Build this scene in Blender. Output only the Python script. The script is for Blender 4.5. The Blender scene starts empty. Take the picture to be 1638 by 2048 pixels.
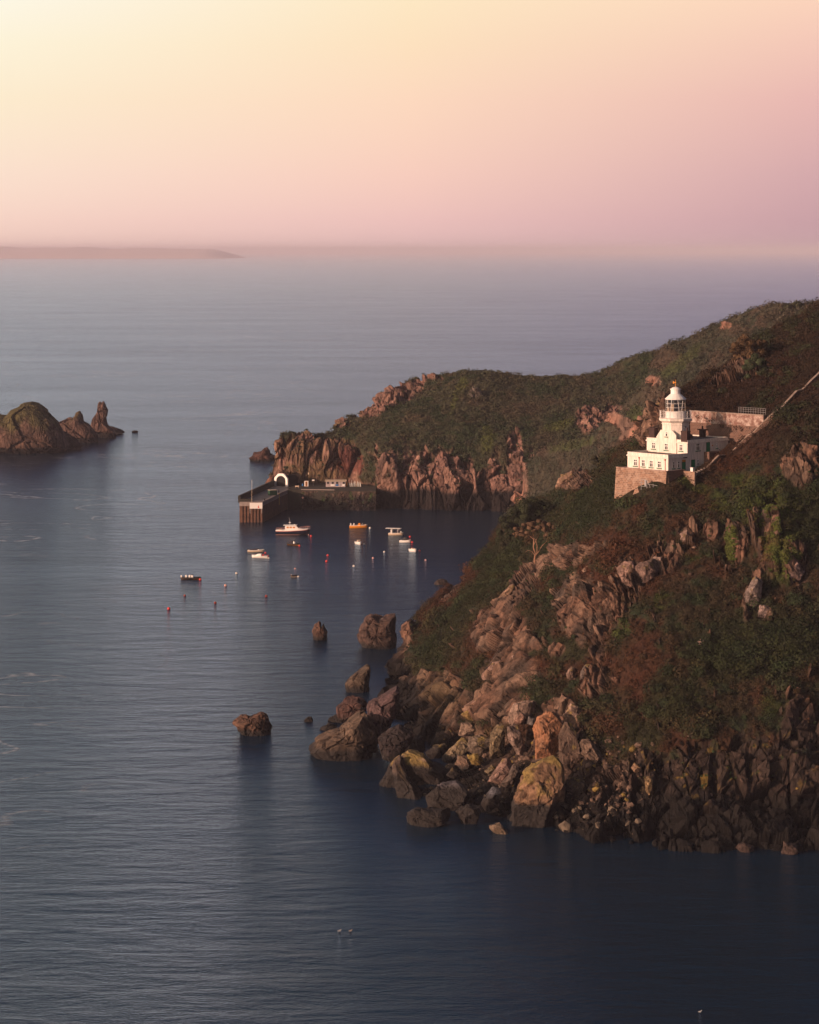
SUNAZ = -124.; SUNEL = 12.; SUNSTR = 5.; SUNCOL = (1.0, .61, .43); SKYSTR = .08; EXPO = 0.; HAZE = 4.3e-5; HAZECOL = (.93, .88, 1.0); SEABUMP = .20; FILLGLOW = 2.4; DENOISE = True
import bpy, math, random
import numpy as np
F0 = 5000.0; CX = 819.0; HY = 500.0; CAMH = 107.0
C = bpy.context.scene.collection
rng = np.random.default_rng(7); random.seed(7)
def Wp(px, py, D): return ((px-CX)/F0*D, D, CAMH-(py-HY)/F0*D)
def Gp(px, py, z=0.0):
    D = (CAMH-z)*F0/(py-HY); return ((px-CX)/F0*D, D, z)
def lin(c):
    c = np.array(c, float)/255.0
    return tuple(np.where(c <= .04045, c/12.92, ((c+.055)/1.055)**2.4))
# ---------------------------------------------------------------- noise
def _h(ix, iy, iz, s):
    h = (ix*374761393 + iy*668265263 + iz*2147483647 + s*974634777) & 0xFFFFFFFF
    h = ((h ^ (h >> 13))*1274126177) & 0xFFFFFFFF
    h = ((h ^ (h >> 16))*2246822519) & 0xFFFFFFFF
    h = h ^ (h >> 15)
    return (h & 0xFFFFFF)/16777215.0
def vn(p, s=0):
    i = np.floor(p).astype(np.int64); f = p-i; f = f*f*(3-2*f)
    r = 0
    for a in (0, 1):
        for b in (0, 1):
            for c in (0, 1):
                w = (f[:, 0] if a else 1-f[:, 0])*(f[:, 1] if b else 1-f[:, 1])*(f[:, 2] if c else 1-f[:, 2])
                r = r+w*_h(i[:, 0]+a, i[:, 1]+b, i[:, 2]+c, s)
    return r*2-1
def fbm(p, o=4, s=0, g=.5):
    r = 0; a = 1.; t = 0
    for k in range(o):
        r = r+a*vn(p*(2.03**k)+k*13.7, s+k); t += a; a *= g
    return r/t
def facet(p, s=0, tilt=.9):
    """cells with tilted planes: returns height, distance to the cell border, cell random"""
    i = np.floor(p).astype(np.int64); n = len(p)
    b1 = np.full(n, 9e9); b2 = np.full(n, 9e9); ht = np.zeros(n); rd = np.zeros(n)
    for a in (-1, 0, 1):
        for b in (-1, 0, 1):
            for c in (-1, 0, 1):
                ci = i[:, 0]+a; cj = i[:, 1]+b; ck = i[:, 2]+c
                r0 = _h(ci, cj, ck, s); r1 = _h(ci, cj, ck, s+1); r2 = _h(ci, cj, ck, s+2)
                dx = p[:, 0]-ci-r0; dy = p[:, 1]-cj-r1; dz = p[:, 2]-ck-r2
                d = dx*dx+dy*dy+dz*dz
                m = d < b1
                b2 = np.where(m, b1, np.minimum(b2, d)); b1 = np.where(m, d, b1)
                q = _h(ci, cj, ck, s+3)
                hh = (dx*(r1-.5)+dy*(q-.5)+dz*(r0-.5))*2*tilt+(q-.5)
                ht = np.where(m, hh, ht); rd = np.where(m, q, rd)
    return ht, np.sqrt(b2)-np.sqrt(b1), rd
def ss(a, b, x):
    t = np.clip((x-a)/(b-a), 0, 1); return t*t*(3-2*t)
def mixc(a, b, t):
    return a*(1-t[:, None])+np.array(b)*t[:, None]
# ---------------------------------------------------------------- objects
def tag(o, label=None, cat=None, group=None, kind=None):
    if label: o['label'] = label
    if cat: o['category'] = cat
    if group: o['group'] = group
    if kind: o['kind'] = kind
    return o
def empty(name, loc, rz=0, label=None, cat=None, group=None):
    o = bpy.data.objects.new(name, None); C.objects.link(o)
    o.location = loc; o.rotation_euler = (0, 0, rz); o.empty_display_size = .5
    return tag(o, label, cat, group)
def npmesh(name, V, Fc, mat, col=None, parent=None, smooth=False):
    """Fc: (n,k) int array"""
    V = np.asarray(V, np.float32); Fc = np.asarray(Fc, np.int32)
    me = bpy.data.meshes.new(name); n, k = Fc.shape
    me.vertices.add(len(V)); me.vertices.foreach_set('co', V.ravel())
    me.loops.add(n*k); me.loops.foreach_set('vertex_index', Fc.ravel())
    me.polygons.add(n)
    me.polygons.foreach_set('loop_start', np.arange(n, dtype=np.int32)*k)
    me.polygons.foreach_set('loop_total', np.full(n, k, np.int32))
    me.update(calc_edges=True)
    me.polygons.foreach_set('use_smooth', np.full(n, smooth))
    if col is not None:
        a = me.color_attributes.new('Col', 'FLOAT_COLOR', 'POINT')
        cc = np.ones((len(V), 4), np.float32); cc[:, :3] = col
        a.data.foreach_set('color', cc.ravel())
    me.materials.append(mat)
    o = bpy.data.objects.new(name, me); C.objects.link(o)
    if parent: o.parent = parent
    return o
class MB:
    def __init__(s): s.v = []; s.f = []
    def add(s, v, f):
        k = len(s.v); s.v += [tuple(map(float, q)) for q in v]; s.f += [tuple(k+i for i in g) for g in f]; return s
    def box(s, x0, x1, y0, y1, z0, z1):
        v = [(x, y, z) for z in (z0, z1) for y in (y0, y1) for x in (x0, x1)]
        return s.add(v, [(0, 2, 3, 1), (4, 5, 7, 6), (0, 1, 5, 4), (2, 6, 7, 3), (0, 4, 6, 2), (1, 3, 7, 5)])
    def tube(s, p, q, r0, r1=None, n=8, ph=0):
        r1 = r0 if r1 is None else r1
        p = np.array(p, float); q = np.array(q, float); d = q-p; d /= np.linalg.norm(d)+1e-9
        a = np.cross(d, (0, 0, 1)) if abs(d[2]) < .95 else np.array((1., 0, 0))
        a /= np.linalg.norm(a); b = np.cross(d, a); v = []
        for c, r in ((p, r0), (q, r1)):
            for k in range(n):
                t = 2*math.pi*k/n+ph; v.append(c+a*math.cos(t)*r+b*math.sin(t)*r)
        f = [(k, (k+1) % n, n+(k+1) % n, n+k) for k in range(n)]+[tuple(range(n))[::-1], tuple(range(n, 2*n))]
        return s.add(v, f)
    def lathe(s, prof, n=24, ph=0, c=(0, 0)):
        v = []; f = []; m = len(prof)
        for r, z in prof:
            for k in range(n):
                t = 2*math.pi*k/n+ph; v.append((c[0]+r*math.cos(t), c[1]+r*math.sin(t), z))
        for i in range(m-1):
            for k in range(n):
                f.append((i*n+k, i*n+(k+1) % n, (i+1)*n+(k+1) % n, (i+1)*n+k))
        f += [tuple(range(n))[::-1], tuple(range((m-1)*n, m*n))]
        return s.add(v, f)
    def prism(s, poly, ax, a0, a1):
        """poly in the two other axes, extruded along ax from a0 to a1"""
        n = len(poly); v = []
        for a in (a0, a1):
            for p in poly:
                v.append((a, p[0], p[1]) if ax == 0 else (p[0], a, p[1]) if ax == 1 else (p[0], p[1], a))
        return s.add(v, [(k, (k+1) % n, n+(k+1) % n, n+k) for k in range(n)]+[tuple(range(n))[::-1], tuple(range(n, 2*n))])
    def loft(s, rings, caps=True):
        n = len(rings[0]); v = [p for r in rings for p in r]; f = []
        for i in range(len(rings)-1):
            for k in range(n): f.append((i*n+k, i*n+(k+1) % n, (i+1)*n+(k+1) % n, (i+1)*n+k))
        if caps: f += [tuple(range(n))[::-1], tuple(range((len(rings)-1)*n, len(rings)*n))]
        return s.add(v, f)
    def build(s, name, mat, parent=None, smooth=False):
        me = bpy.data.meshes.new(name); me.from_pydata(s.v, [], s.f); me.update()
        import bmesh
        bm = bmesh.new(); bm.from_mesh(me); bmesh.ops.recalc_face_normals(bm, faces=bm.faces); bm.to_mesh(me); bm.free()
        if smooth: me.polygons.foreach_set('use_smooth', np.full(len(me.polygons), True))
        me.materials.append(mat)
        o = bpy.data.objects.new(name, me); C.objects.link(o)
        if parent: o.parent = parent
        return o
# ---------------------------------------------------------------- materials
def nmat(name):
    m = bpy.data.materials.new(name); m.use_nodes = True
    nt = m.node_tree; return m, nt, nt.nodes['Principled BSDF']
def N(nt, t, **k):
    n = nt.nodes.new(t)
    for a, b in k.items(): setattr(n, a, b)
    return n
def plain(name, col, rough=.7, var=.18, scale=3., metal=0., bump=.0, spec=.4, vs=None):
    m, nt, b = nmat(name); L = nt.links.new
    tc = N(nt, 'ShaderNodeTexCoord'); ns = N(nt, 'ShaderNodeTexNoise'); ns.inputs['Scale'].default_value = scale
    ns.inputs['Detail'].default_value = 6
    if vs:
        mp = N(nt, 'ShaderNodeMapping'); mp.inputs['Scale'].default_value = vs; L(tc.outputs['Object'], mp.inputs[0]); L(mp.outputs[0], ns.inputs['Vector'])
    else: L(tc.outputs['Object'], ns.inputs['Vector'])
    r = N(nt, 'ShaderNodeMapRange'); r.inputs[3].default_value = 1-var; r.inputs[4].default_value = 1+var*.6
    r.inputs[1].default_value = .3; r.inputs[2].default_value = .7
    L(ns.outputs[0], r.inputs[0])
    mx = N(nt, 'ShaderNodeVectorMath', operation='SCALE'); mx.inputs[0].default_value = col; L(r.outputs[0], mx.inputs['Scale'])
    L(mx.outputs[0], b.inputs['Base Color'])
    b.inputs['Roughness'].default_value = rough; b.inputs['Metallic'].default_value = metal
    b.inputs['Specular IOR Level'].default_value = spec
    if bump:
        bp = N(nt, 'ShaderNodeBump'); bp.inputs['Strength'].default_value = 1; bp.inputs['Distance'].default_value = bump
        L(ns.outputs[0], bp.inputs['Height']); L(bp.outputs[0], b.inputs['Normal'])
    return m
def vcmat(name, rough=.9, scale=1.2, lo=.6, hi=1.35, bump=.25, spec=.2, vecscale=(1, 1, 1), bscale=2.5, sss=False):
    m, nt, b = nmat(name); L = nt.links.new
    at = N(nt, 'ShaderNodeAttribute', attribute_name='Col'); tc = N(nt, 'ShaderNodeTexCoord')
    mp = N(nt, 'ShaderNodeMapping'); mp.inputs['Scale'].default_value = vecscale
    L(tc.outputs['Object'], mp.inputs[0])
    ns = N(nt, 'ShaderNodeTexNoise'); ns.inputs['Scale'].default_value = scale; ns.inputs['Detail'].default_value = 8
    ns.inputs['Roughness'].default_value = .65
    L(mp.outputs[0], ns.inputs['Vector'])
    r = N(nt, 'ShaderNodeMapRange'); r.inputs[1].default_value = .3; r.inputs[2].default_value = .7
    r.inputs[3].default_value = lo; r.inputs[4].default_value = hi; L(ns.outputs[0], r.inputs[0])
    mx = N(nt, 'ShaderNodeVectorMath', operation='SCALE'); L(at.outputs['Color'], mx.inputs[0]); L(r.outputs[0], mx.inputs['Scale'])
    L(mx.outputs[0], b.inputs['Base Color']); b.inputs['Roughness'].default_value = rough
    b.inputs['Specular IOR Level'].default_value = spec
    if bump:
        n2 = N(nt, 'ShaderNodeTexNoise'); n2.inputs['Scale'].default_value = bscale; n2.inputs['Detail'].default_value = 7
        L(mp.outputs[0], n2.inputs['Vector'])
        bp = N(nt, 'ShaderNodeBump'); bp.inputs['Strength'].default_value = 1; bp.inputs['Distance'].default_value = bump
        L(n2.outputs[0], bp.inputs['Height']); L(bp.outputs[0], b.inputs['Normal'])
    return m
def masonry(name, c1, c2, mortar, sx=1.2, bump=.03, stain=(.3, .25, .22), stainamt=.4, flat=False, rough=.9):
    m, nt, b = nmat(name); L = nt.links.new
    tc = N(nt, 'ShaderNodeTexCoord'); sp = N(nt, 'ShaderNodeSeparateXYZ'); L(tc.outputs['Object'], sp.inputs[0])
    ad = N(nt, 'ShaderNodeMath', operation='ADD'); L(sp.outputs[0], ad.inputs[0]); L(sp.outputs[1], ad.inputs[1])
    cb = N(nt, 'ShaderNodeCombineXYZ'); L(ad.outputs[0], cb.inputs[0]); L(sp.outputs[2], cb.inputs[1])
    br = N(nt, 'ShaderNodeTexBrick'); br.inputs['Color1'].default_value = (*c1, 1); br.inputs['Color2'].default_value = (*c2, 1)
    br.inputs['Mortar'].default_value = (*mortar, 1); br.inputs['Scale'].default_value = sx; br.inputs['Mortar Size'].default_value = .02
    L(cb.outputs[0], br.inputs['Vector'])
    ns = N(nt, 'ShaderNodeTexNoise'); ns.inputs['Scale'].default_value = .9; ns.inputs['Detail'].default_value = 12; ns.inputs['Roughness'].default_value = .7
    L(tc.outputs['Object'], ns.inputs['Vector'])
    r = N(nt, 'ShaderNodeMapRange'); r.inputs[1].default_value = .45; r.inputs[2].default_value = .62; r.inputs[4].default_value = stainamt
    L(ns.outputs[0], r.inputs[0])
    mx = N(nt, 'ShaderNodeMixRGB'); L(r.outputs[0], mx.inputs[0]); L(br.outputs[0], mx.inputs[1]); mx.inputs[2].default_value = (*stain, 1)
    L(mx.outputs[0], b.inputs['Base Color']); b.inputs['Roughness'].default_value = rough
    bp = N(nt, 'ShaderNodeBump'); bp.inputs['Distance'].default_value = bump; L(ns.outputs[0], bp.inputs['Height']); L(bp.outputs[0], b.inputs['Normal'])
    return m
M = dict(
 white=plain('white_render', (.76, .70, .63), .8, .22, 1.4, bump=.02, vs=(1.6, 1.6, .35)),
 trim=plain('white_paint', (.82, .80, .77), .5, .06, 2),
 roof=plain('roof_felt', (.10, .07, .06), .85, .3, 1),
 greyroof=plain('grey_roof', (.13, .13, .14), .8, .3, 1),
 green=plain('green_paint', (.0, .20, .09), .5, .1),
 sill=plain('green_sill', (.05, .17, .10), .6, .1),
 red=plain('red_paint', (.45, .03, .02), .5, .1),
 chim=plain('dark_chimney', (.045, .022, .02), .8, .3, 2),
 glass=plain('window_glass', (.03, .022, .02), .12, .2, spec=.7),
 amber=plain('amber_panel', (.55, .22, .03), .5, .1),
 black=plain('black_rubber', (.018, .018, .02), .6, .2),
 navy=plain('navy_gelcoat', (.012, .013, .03), .35, .15),
 gel=plain('white_gelcoat', (.82, .80, .76), .35, .05),
 cream=plain('cream_gelcoat', (.60, .48, .36), .4, .08),
 orange=plain('orange_paint', (.75, .27, .02), .45, .1),
 yellow=plain('yellow_paint', (.70, .42, .03), .5, .1),
 buoyred=plain('red_buoy', (.70, .05, .04), .45, .12),
 buoydark=plain('dark_red_buoy', (.28, .035, .02), .6, .25),
 buoypink=plain('faded_pink_buoy', (.78, .42, .36), .5, .15),
 buoywhite=plain('white_buoy', (.8, .74, .66), .5, .15),
 steel=plain('grey_steel', (.35, .34, .34), .45, .15, metal=.4),
 blue=plain('blue_paint', (.02, .16, .42), .5, .1),
 concrete=plain('concrete', (.30, .25, .23), .9, .3, .5, bump=.02),
 hutgrey=plain('hut_panel', (.44, .37, .38), .7, .15, 1),
 container=plain('green_container', (.015, .06, .035), .6, .2, 1),
 rust=plain('rusty_steel', (.13, .065, .042), .8, .4, .7, bump=.02),
 dark=plain('tunnel_dark', (.012, .011, .012), .95, .1),
 tarp=plain('dark_cover', (.03, .025, .04), .8, .2),
 trunk=plain('pale_bark', (.30, .17, .11), .9, .25, 2, bump=.03),
 wall=masonry('terrace_masonry', (.27, .155, .10), (.13, .075, .052), (.34, .23, .17), .62, .15, (.42, .32, .26), .6),
 wall2=masonry('retaining_masonry', (.16, .085, .06), (.09, .052, .04), (.22, .15, .12), .8, .04, (.10, .06, .05), .5),
 plaster=masonry('old_plaster', (.20, .105, .085), (.16, .09, .07), (.20, .11, .09), .5, .05, (.50, .41, .36), .85),
 coping=plain('coping', (.30, .23, .19), .85, .4, 1.2, bump=.03),
 quay=masonry('quay_stone', (.035, .026, .022), (.022, .018, .016), (.015, .013, .012), .7, .2, (.02, .03, .014), .7),
 veg=vcmat('leaves', .85, 2., .7, 1.3, 0, .25),
 rockf=vcmat('foreground_ground', .88, .8, .35, 1.65, .3, .25, (1, 1, .6), 2.0),
 rockb=vcmat('boulder_rock', .85, 1.3, .35, 1.65, .2, .3, (1, 1, .7), 2.6),
 far=vcmat('far_ground', .92, .45, .3, 1.6, 1.2, .15, (1, 1, .45), 1.1),
)
# ---------------------------------------------------------------- lighthouse frame (local x along the front, local y into the hill)
LG = 59.15; LA = math.radians(-47); LP0 = Wp(1255, 939, 545); LP0 = (LP0[0], LP0[1], LG)
LC, LS = math.cos(LA), math.sin(LA)
def toloc(X, Y):
    dx = X-LP0[0]; dy = Y-LP0[1]; return dx*LC+dy*LS, -dx*LS+dy*LC
def fromloc(u, v, z=0): return (LP0[0]+u*LC-v*LS, LP0[1]+u*LS+v*LC, LG+z)
# ---------------------------------------------------------------- depth interpolation over the survey points
class RBF:
    def __init__(s, P, c=45.):
        P = np.array(P, float); s.x = P[:, :2]; s.c = c; n = len(P)
        s.m = P[:, 2].mean(); A = s.k(s.x)+np.eye(n)*.0
        B = np.zeros((n+3, n+3)); B[:n, :n] = A+np.eye(n)*-6.; Q = np.c_[np.ones(n), s.x/1000]
        B[:n, n:] = Q; B[n:, :n] = Q.T
        s.w = np.linalg.solve(B, np.r_[P[:, 2]-s.m, 0, 0, 0])
    def k(s, q): return np.sqrt(((q[:, None]-s.x[None])**2).sum(2)+s.c**2)
    def __call__(s, px, py):
        q = np.c_[np.ravel(px), np.ravel(py)].astype(float); out = np.empty(len(q))
        for i in range(0, len(q), 40000):
            b = q[i:i+40000]; out[i:i+40000] = s.k(b)@s.w[:-3]+np.c_[np.ones(len(b)), b/1000]@s.w[-3:]+s.m
        return out
def blob(px, py, E):
    """soft union of ellipses (cx,cy,rx,ry,rot degrees clockwise on the picture)"""
    r = np.full(len(px), 9.)
    for cx, cy, rx, ry, a in E:
        a = math.radians(a); dx = px-cx; dy = py-cy
        u = (dx*math.cos(a)+dy*math.sin(a))/rx; v = (-dx*math.sin(a)+dy*math.cos(a))/ry
        r = np.minimum(r, np.sqrt(u*u+v*v))
    return 1-r
class Sheet: pass
def sheet(pairs, ctrl, step, nt, back=(26, 3.0, .75), footf=None):
    """pairs: foot px,py | skyline px,py,D.  Returns grid points, pixel coordinates, normals."""
    P = np.array(pairs, float)
    ctl = list(ctrl)+[(a[0], a[1], footf(a[0], a[1]) if footf else CAMH*F0/(a[1]-HY)) for a in pairs]+[(a[2], a[3], a[4]) for a in pairs]
    R = RBF(ctl)
    seg = np.maximum(np.hypot(*(P[1:, :2]-P[:-1, :2]).T), np.hypot(*(P[1:, 2:4]-P[:-1, 2:4]).T)); cum = np.r_[0, np.cumsum(seg)]
    ns = int(cum[-1]/step); q = np.linspace(0, cum[-1], ns)
    fx, fy, sx, sy = [np.interp(q, cum, P[:, k]) for k in range(4)]
    k = np.exp(-np.linspace(-2, 2, 9)**2); k /= k.sum()
    def sm(a): b = np.r_[np.full(4, a[0]), a, np.full(4, a[-1])]; return np.convolve(b, k, 'valid')
    fx, fy, sx, sy = sm(fx), sm(fy), sm(sx), sm(sy)
    t = np.linspace(0, 1, nt)[:, None]
    px = fx*(1-t)+sx*t; py = fy*(1-t)+sy*t
    D = R(px, py).reshape(px.shape)
    X = (px-CX)/F0*D; Z = CAMH-(py-HY)/F0*D
    G = np.stack([X, D, Z], 2)
    fr = [G[0]+np.array((0, -.6*j, -1.1*j)) for j in range(5, 0, -1)]
    nb, dy, sl = back; bk = []
    for j in range(1, nb+1):
        w = j*dy; dz = sl*w*w/(w+6*dy)
        bk.append(G[-1]+np.stack([np.full(ns, 0.), np.full(ns, w), np.full(ns, -dz)], 1))
    G = np.concatenate([np.array(fr), G, np.array(bk)], 0)
    G[:, :, 2] = np.maximum(G[:, :, 2], -7)
    PX = np.concatenate([np.repeat(px[:1], 5, 0), px, np.repeat(px[-1:], nb, 0)], 0)
    PY = np.concatenate([np.repeat(py[:1], 5, 0), py, np.repeat(py[-1:], nb, 0)], 0)
    s = Sheet(); s.R = R; s.shape = PX.shape; s.G = G; s.PX = PX.ravel(); s.PY = PY.ravel(); s.r0 = 5; s.r1 = 5+nt
    s.N = normals(G); return s
def normals(G):
    du = np.gradient(G, axis=1); dv = np.gradient(G, axis=0); n = np.cross(du, dv)
    n /= np.linalg.norm(n, axis=2, keepdims=True)+1e-9
    return n*np.where((n[:, :, 1] > n[:, :, 2]*1.0), -1, 1)[:, :, None]
def gridfaces(r, c):
    i = np.arange(r*c).reshape(r, c)
    return np.stack([i[:-1, :-1], i[:-1, 1:], i[1:, 1:], i[1:, :-1]], 2).reshape(-1, 4)
def leaves(S, P, veg, col, nclump, per, rad, size, lift=.0, flat=.7, seed=1, var=.13):
    """leaf clumps standing on the sheet where veg says so"""
    r = np.random.default_rng(seed); sh = S.shape
    G = P.reshape(sh+(3,)); n = normals(G).reshape(-1, 3)
    a = np.linalg.norm(np.cross(np.gradient(G, axis=1), np.gradient(G, axis=0)), axis=2).ravel()
    rows = np.repeat(np.arange(sh[0]), sh[1]); w = a*veg*((rows >= S.r0) & (rows < S.r1+9))
    w = np.minimum(w, np.percentile(w[w > 0], 99)); idx = r.choice(len(w), nclump, p=w/w.sum())
    R = rad[0]+(rad[1]-rad[0])*r.random(nclump)**2; R *= (.4+.8*np.clip(veg[idx], 0, 1))
    c = P[idx]+n[idx]*(R*lift)[:, None]; ids = np.repeat(np.arange(nclump), per); m = len(ids)
    d = r.normal(size=(m, 3)); d /= np.linalg.norm(d, axis=1, keepdims=True)
    nn = n[idx][ids]; up = (nn+np.array((0, -.1, .6))); up /= np.linalg.norm(up, axis=1, keepdims=True)
    dd = (d*up).sum(1); d = np.where((dd < -.1)[:, None], d-2*dd[:, None]*up, d)
    q = c[ids]+d*(R[ids]*(.55+.5*r.random(m)))[:, None]*np.array((1, 1, flat))
    e1 = np.cross(d, r.normal(size=(m, 3))); e1 /= np.linalg.norm(e1, axis=1, keepdims=True)+1e-9
    e2 = np.cross(d+.6*r.normal(size=(m, 3)), e1); e2 /= np.linalg.norm(e2, axis=1, keepdims=True)+1e-9
    s = (size*(.5+r.random(m)))[:, None]
    V = np.stack([q-e1*s, q+e1*s, q+e2*s*1.4], 1).reshape(-1, 3)
    cv = (1+var*(r.random(nclump)*2-1))[ids]*(1+var*(r.random(m)*2-1)*.8)
    hue = 1+.07*(r.random((nclump, 3))*2-1)[ids]*np.array((1, .5, .6))
    cc = np.repeat(np.clip(col[idx][ids]*cv[:, None]*hue, 0, 1), 3, 0)
    return V, np.arange(3*m).reshape(-1, 3), cc
# ================================================================ FOREGROUND HILL
FGP = [(770,1385,770,1345,622),(778,1420,778,1318,628),(790,1460,800,1290,632),(800,1500,825,1250,640),(785,1540,850,1218,655),
 (780,1585,890,1178,680),(800,1625,940,1135,700),(850,1645,985,1085,715),(900,1652,1000,1050,715),(960,1656,1030,1022,710),
 (1020,1660,1060,1003,705),(1080,1662,1110,988,695),(1120,1664,1124,962,690),(1150,1665,1150,950,682),(1200,1680,1184,944,670),
 (1240,1690,1235,905,640),(1270,1692,1275,868,600),(1300,1695,1290,845,585),(1340,1698,1303,815,578),(1380,1700,1330,795,578),
 (1410,1702,1380,772,600),(1440,1702,1440,745,620),(1490,1702,1480,705,635),(1540,1700,1520,678,640),(1600,1698,1590,640,650),
 (1638,1696,1640,612,655),(1760,1690,1740,565,662)]
FGC = [(1226,1005,547),(1260,990,541),(1333,980,532),(1375,970,536),(1400,950,539),(1440,915,543),(1459,910,546),(1500,873,545),
 (1548,829,544),(1595,786,552),(1640,750,560),(1345,803,575),(1400,812,568),(1470,808,566),(1530,812,562),(1300,860,578),(1280,895,575),
 (1240,935,580),(1212,965,578),(1195,990,572),(1185,1015,565),(1600,700,610),(1500,740,600),(1450,780,585),(1590,760,575),
 (1280,1500,470),(1280,1350,486),(1280,1200,505),(1280,1070,526),(1450,1500,466),(1450,1350,482),(1450,1200,499),(1450,1050,521),
 (1600,1500,466),(1600,1350,480),(1600,1200,496),(1600,1050,512),(1600,900,530),(1520,950,528),(1740,1400,478),(1740,1100,508),(1740,800,550),
 (1150,1550,474),(1150,1400,494),(1150,1250,517),(1150,1120,548),(1150,1045,580),(1000,1550,483),(1000,1430,507),(1000,1300,542),
 (1000,1200,578),(1070,1130,605),(1060,1060,655),(880,1500,522),(880,1400,556),(880,1300,602),(960,1150,655),(900,1220,640),(830,1350,606)]
S = sheet(FGP, FGC, 1.75, 500)
P = S.G.reshape(-1, 3).copy(); n0 = S.N.reshape(-1, 3); px, py = S.PX, S.PY
wob = fbm(np.c_[px, py, px*0]/38., 4, 3); wob2 = fbm(np.c_[px, py, px*0]/14., 3, 9)
ROCK = [(1172,1215,75,62,20),(1040,1182,118,22,-47),(1000,1268,62,55,0),(1020,1345,55,40,-20),(1000,1410,70,42,0),(885,1395,60,58,0),(806,1285,14,60,25),
 (790,1370,30,60,0),(960,1560,230,105,-4),(1140,1112,32,24,-35),(1190,1100,30,9,-30),(1262,1155,32,42,-10),(1330,1120,42,26,-25),(1375,1065,22,20,0),(1425,1065,18,20,0),(1470,1085,26,45,10),
 (1540,1060,30,85,0),(1592,1130,26,42,0),(1505,1190,17,52,15),(1535,1225,18,14,0),(1475,748,42,17,-25),(1312,845,26,52,30),(1280,880,16,14,0),(1150,962,42,18,-5),
 (1120,1440,60,45,0),(1190,1365,26,44,20),(1205,1290,14,50,8),(1300,1570,130,62,-8),(1500,1590,230,110,0),(1620,1450,70,50,0),(1600,940,38,34,20),(1610,910,30,20,0),(1060,1290,26,14,0),
 (1110,1300,20,12,-20),(1190,1640,160,60,0),(1400,1640,260,70,0),(905,1178,10,40,42),(1450,760,60,8,-30),(1410,770,30,8,-20),(1401,1283,7,5,0),(1230,1362,9,7,0)]
rk = ss(-.12, .14, blob(px, py, ROCK)+.30*wob+.16*wob2)
spots = vn(np.c_[px, py, px*0]/11., 31); rk = np.maximum(rk, ss(.80, .9, spots)*ss(1000, 1100, py)*.9)
inter = ss(7., 3.2, P[:, 2]+1.2*fbm(P/6., 3, 5)); rk = np.maximum(rk, inter)
# strata lean one way on the west nose and stand upright further east
def strata(P, px):
    w = ss(1150, 1350, px); a = np.radians(48)*(1-w)+np.radians(85)*w
    u = P[:, 0]*np.cos(a)+P[:, 2]*np.sin(a); v = -P[:, 0]*np.sin(a)+P[:, 2]*np.cos(a)
    return np.c_[v, P[:, 1]*.7, u*(.42+.33*w)]
Q = strata(P, px)+.35*np.c_[vn(P/5, 1), vn(P/5, 2), vn(P/5, 4)]
h1, e1, r1 = facet(Q/6.4, 11); h2, e2, r2 = facet(Q/2.5, 21); h3, e3, r3 = facet(Q/1.05, 25)
crag = h1*3.0+h2*1.25+h3*.32-.9*ss(.10, 0, e1)-.4*ss(.10, 0, e2)
veglump = .55*np.abs(fbm(P/3.2, 4, 40))*2-.3+.9*fbm(P/11, 3, 45)
BULGE = [(1572,1085,30,95,0),(1470,1090,16,34,0),(1510,1050,16,60,0)]
bul = np.clip(blob(px, py, BULGE), 0, 1)
L_u, L_v = toloc(P[:, 0], P[:, 1])
near = ss(6, 1, np.maximum(np.maximum(-1.4-L_u, L_u-15), np.maximum(-1.4-L_v, L_v-22)))
amp = (1-.85*near)
nose = ss(.0, .3, blob(px, py, [(950,1570,240,130,-6)])); disp = (rk*crag*(1-.5*nose)+(1-rk)*veglump)*amp-1.8*nose+1.7*np.sqrt(bul)
disp += -2.5*np.clip(blob(px, py, [(1430,1560,14,70,0),(1500,1530,10,60,0),(1200,1400,12,22,20),(985,1460,60,20,0),(840,1480,60,22,0)]), 0, 1)*rk
disp += 1.6*fbm(P/14., 3, 70)*rk*amp
P += n0*disp[:, None]
u, v = toloc(P[:, 0], P[:, 1])
vb = np.clip((u-13.4)/7.*3.4+18., 18., 21.2); inside = ((u > -1.3) & (u < 13.4) & (v > -1.4) & (v < 22.1)) | ((u >= 13.4) & (u < 20.4) & (v > vb) & (v < 22.1))
P[:, 2] = np.where(inside, np.minimum(P[:, 2], LG-.1+np.clip((v-8)/10*3, 0, 3)*(u > 11.9)), P[:, 2])
fgP = P.reshape(S.shape+(3,)); fgN = normals(fgP).reshape(-1, 3)
# ground colours (what grows or lies where, plus painted cliff shade)
nA = fbm(np.c_[px, py, px*0]/26., 4, 50); nB = fbm(P/1.6, 3, 55); nC = fbm(P/4.5, 3, 58)
GREEN = [(925,1225,135,20,-46),(1060,1030,70,36,0),(1010,1120,60,40,-45),(1500,1290,150,75,-10),(1620,1020,60,120,0),(1200,1000,80,40,-40),(1350,1400,60,60,0),(870,1300,40,30,-40),(1130,1300,55,26,0),(1040,1390,36,20,0),(1290,1470,50,35,0)]
BRACK = [(905,1185,100,17,-45),(1000,1290,60,40,0),(1290,1345,90,60,0),(1300,1450,110,50,0),(1250,1130,90,60,0),(1470,890,80,50,0),(1500,770,110,50,-30),(1420,790,80,20,-20),(1150,1320,90,35,0),(880,1230,50,16,-48)]
IVY = [(1562,1075,42,100,0),(1500,965,60,16,8),(1400,975,50,12,20),(1440,1010,30,14,0),(1575,1080,20,95,0),(1505,1015,18,50,0),(1466,1092,14,30,0),(1250,1262,12,22,0),(1385,1110,14,14,0),(1545,1000,34,30,0),(1420,1370,10,10,0),(1000,1158,12,10,-40),(1390,1400,12,10,0),(1540,1410,20,16,0),(1325,1200,20,22,0)]
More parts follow.
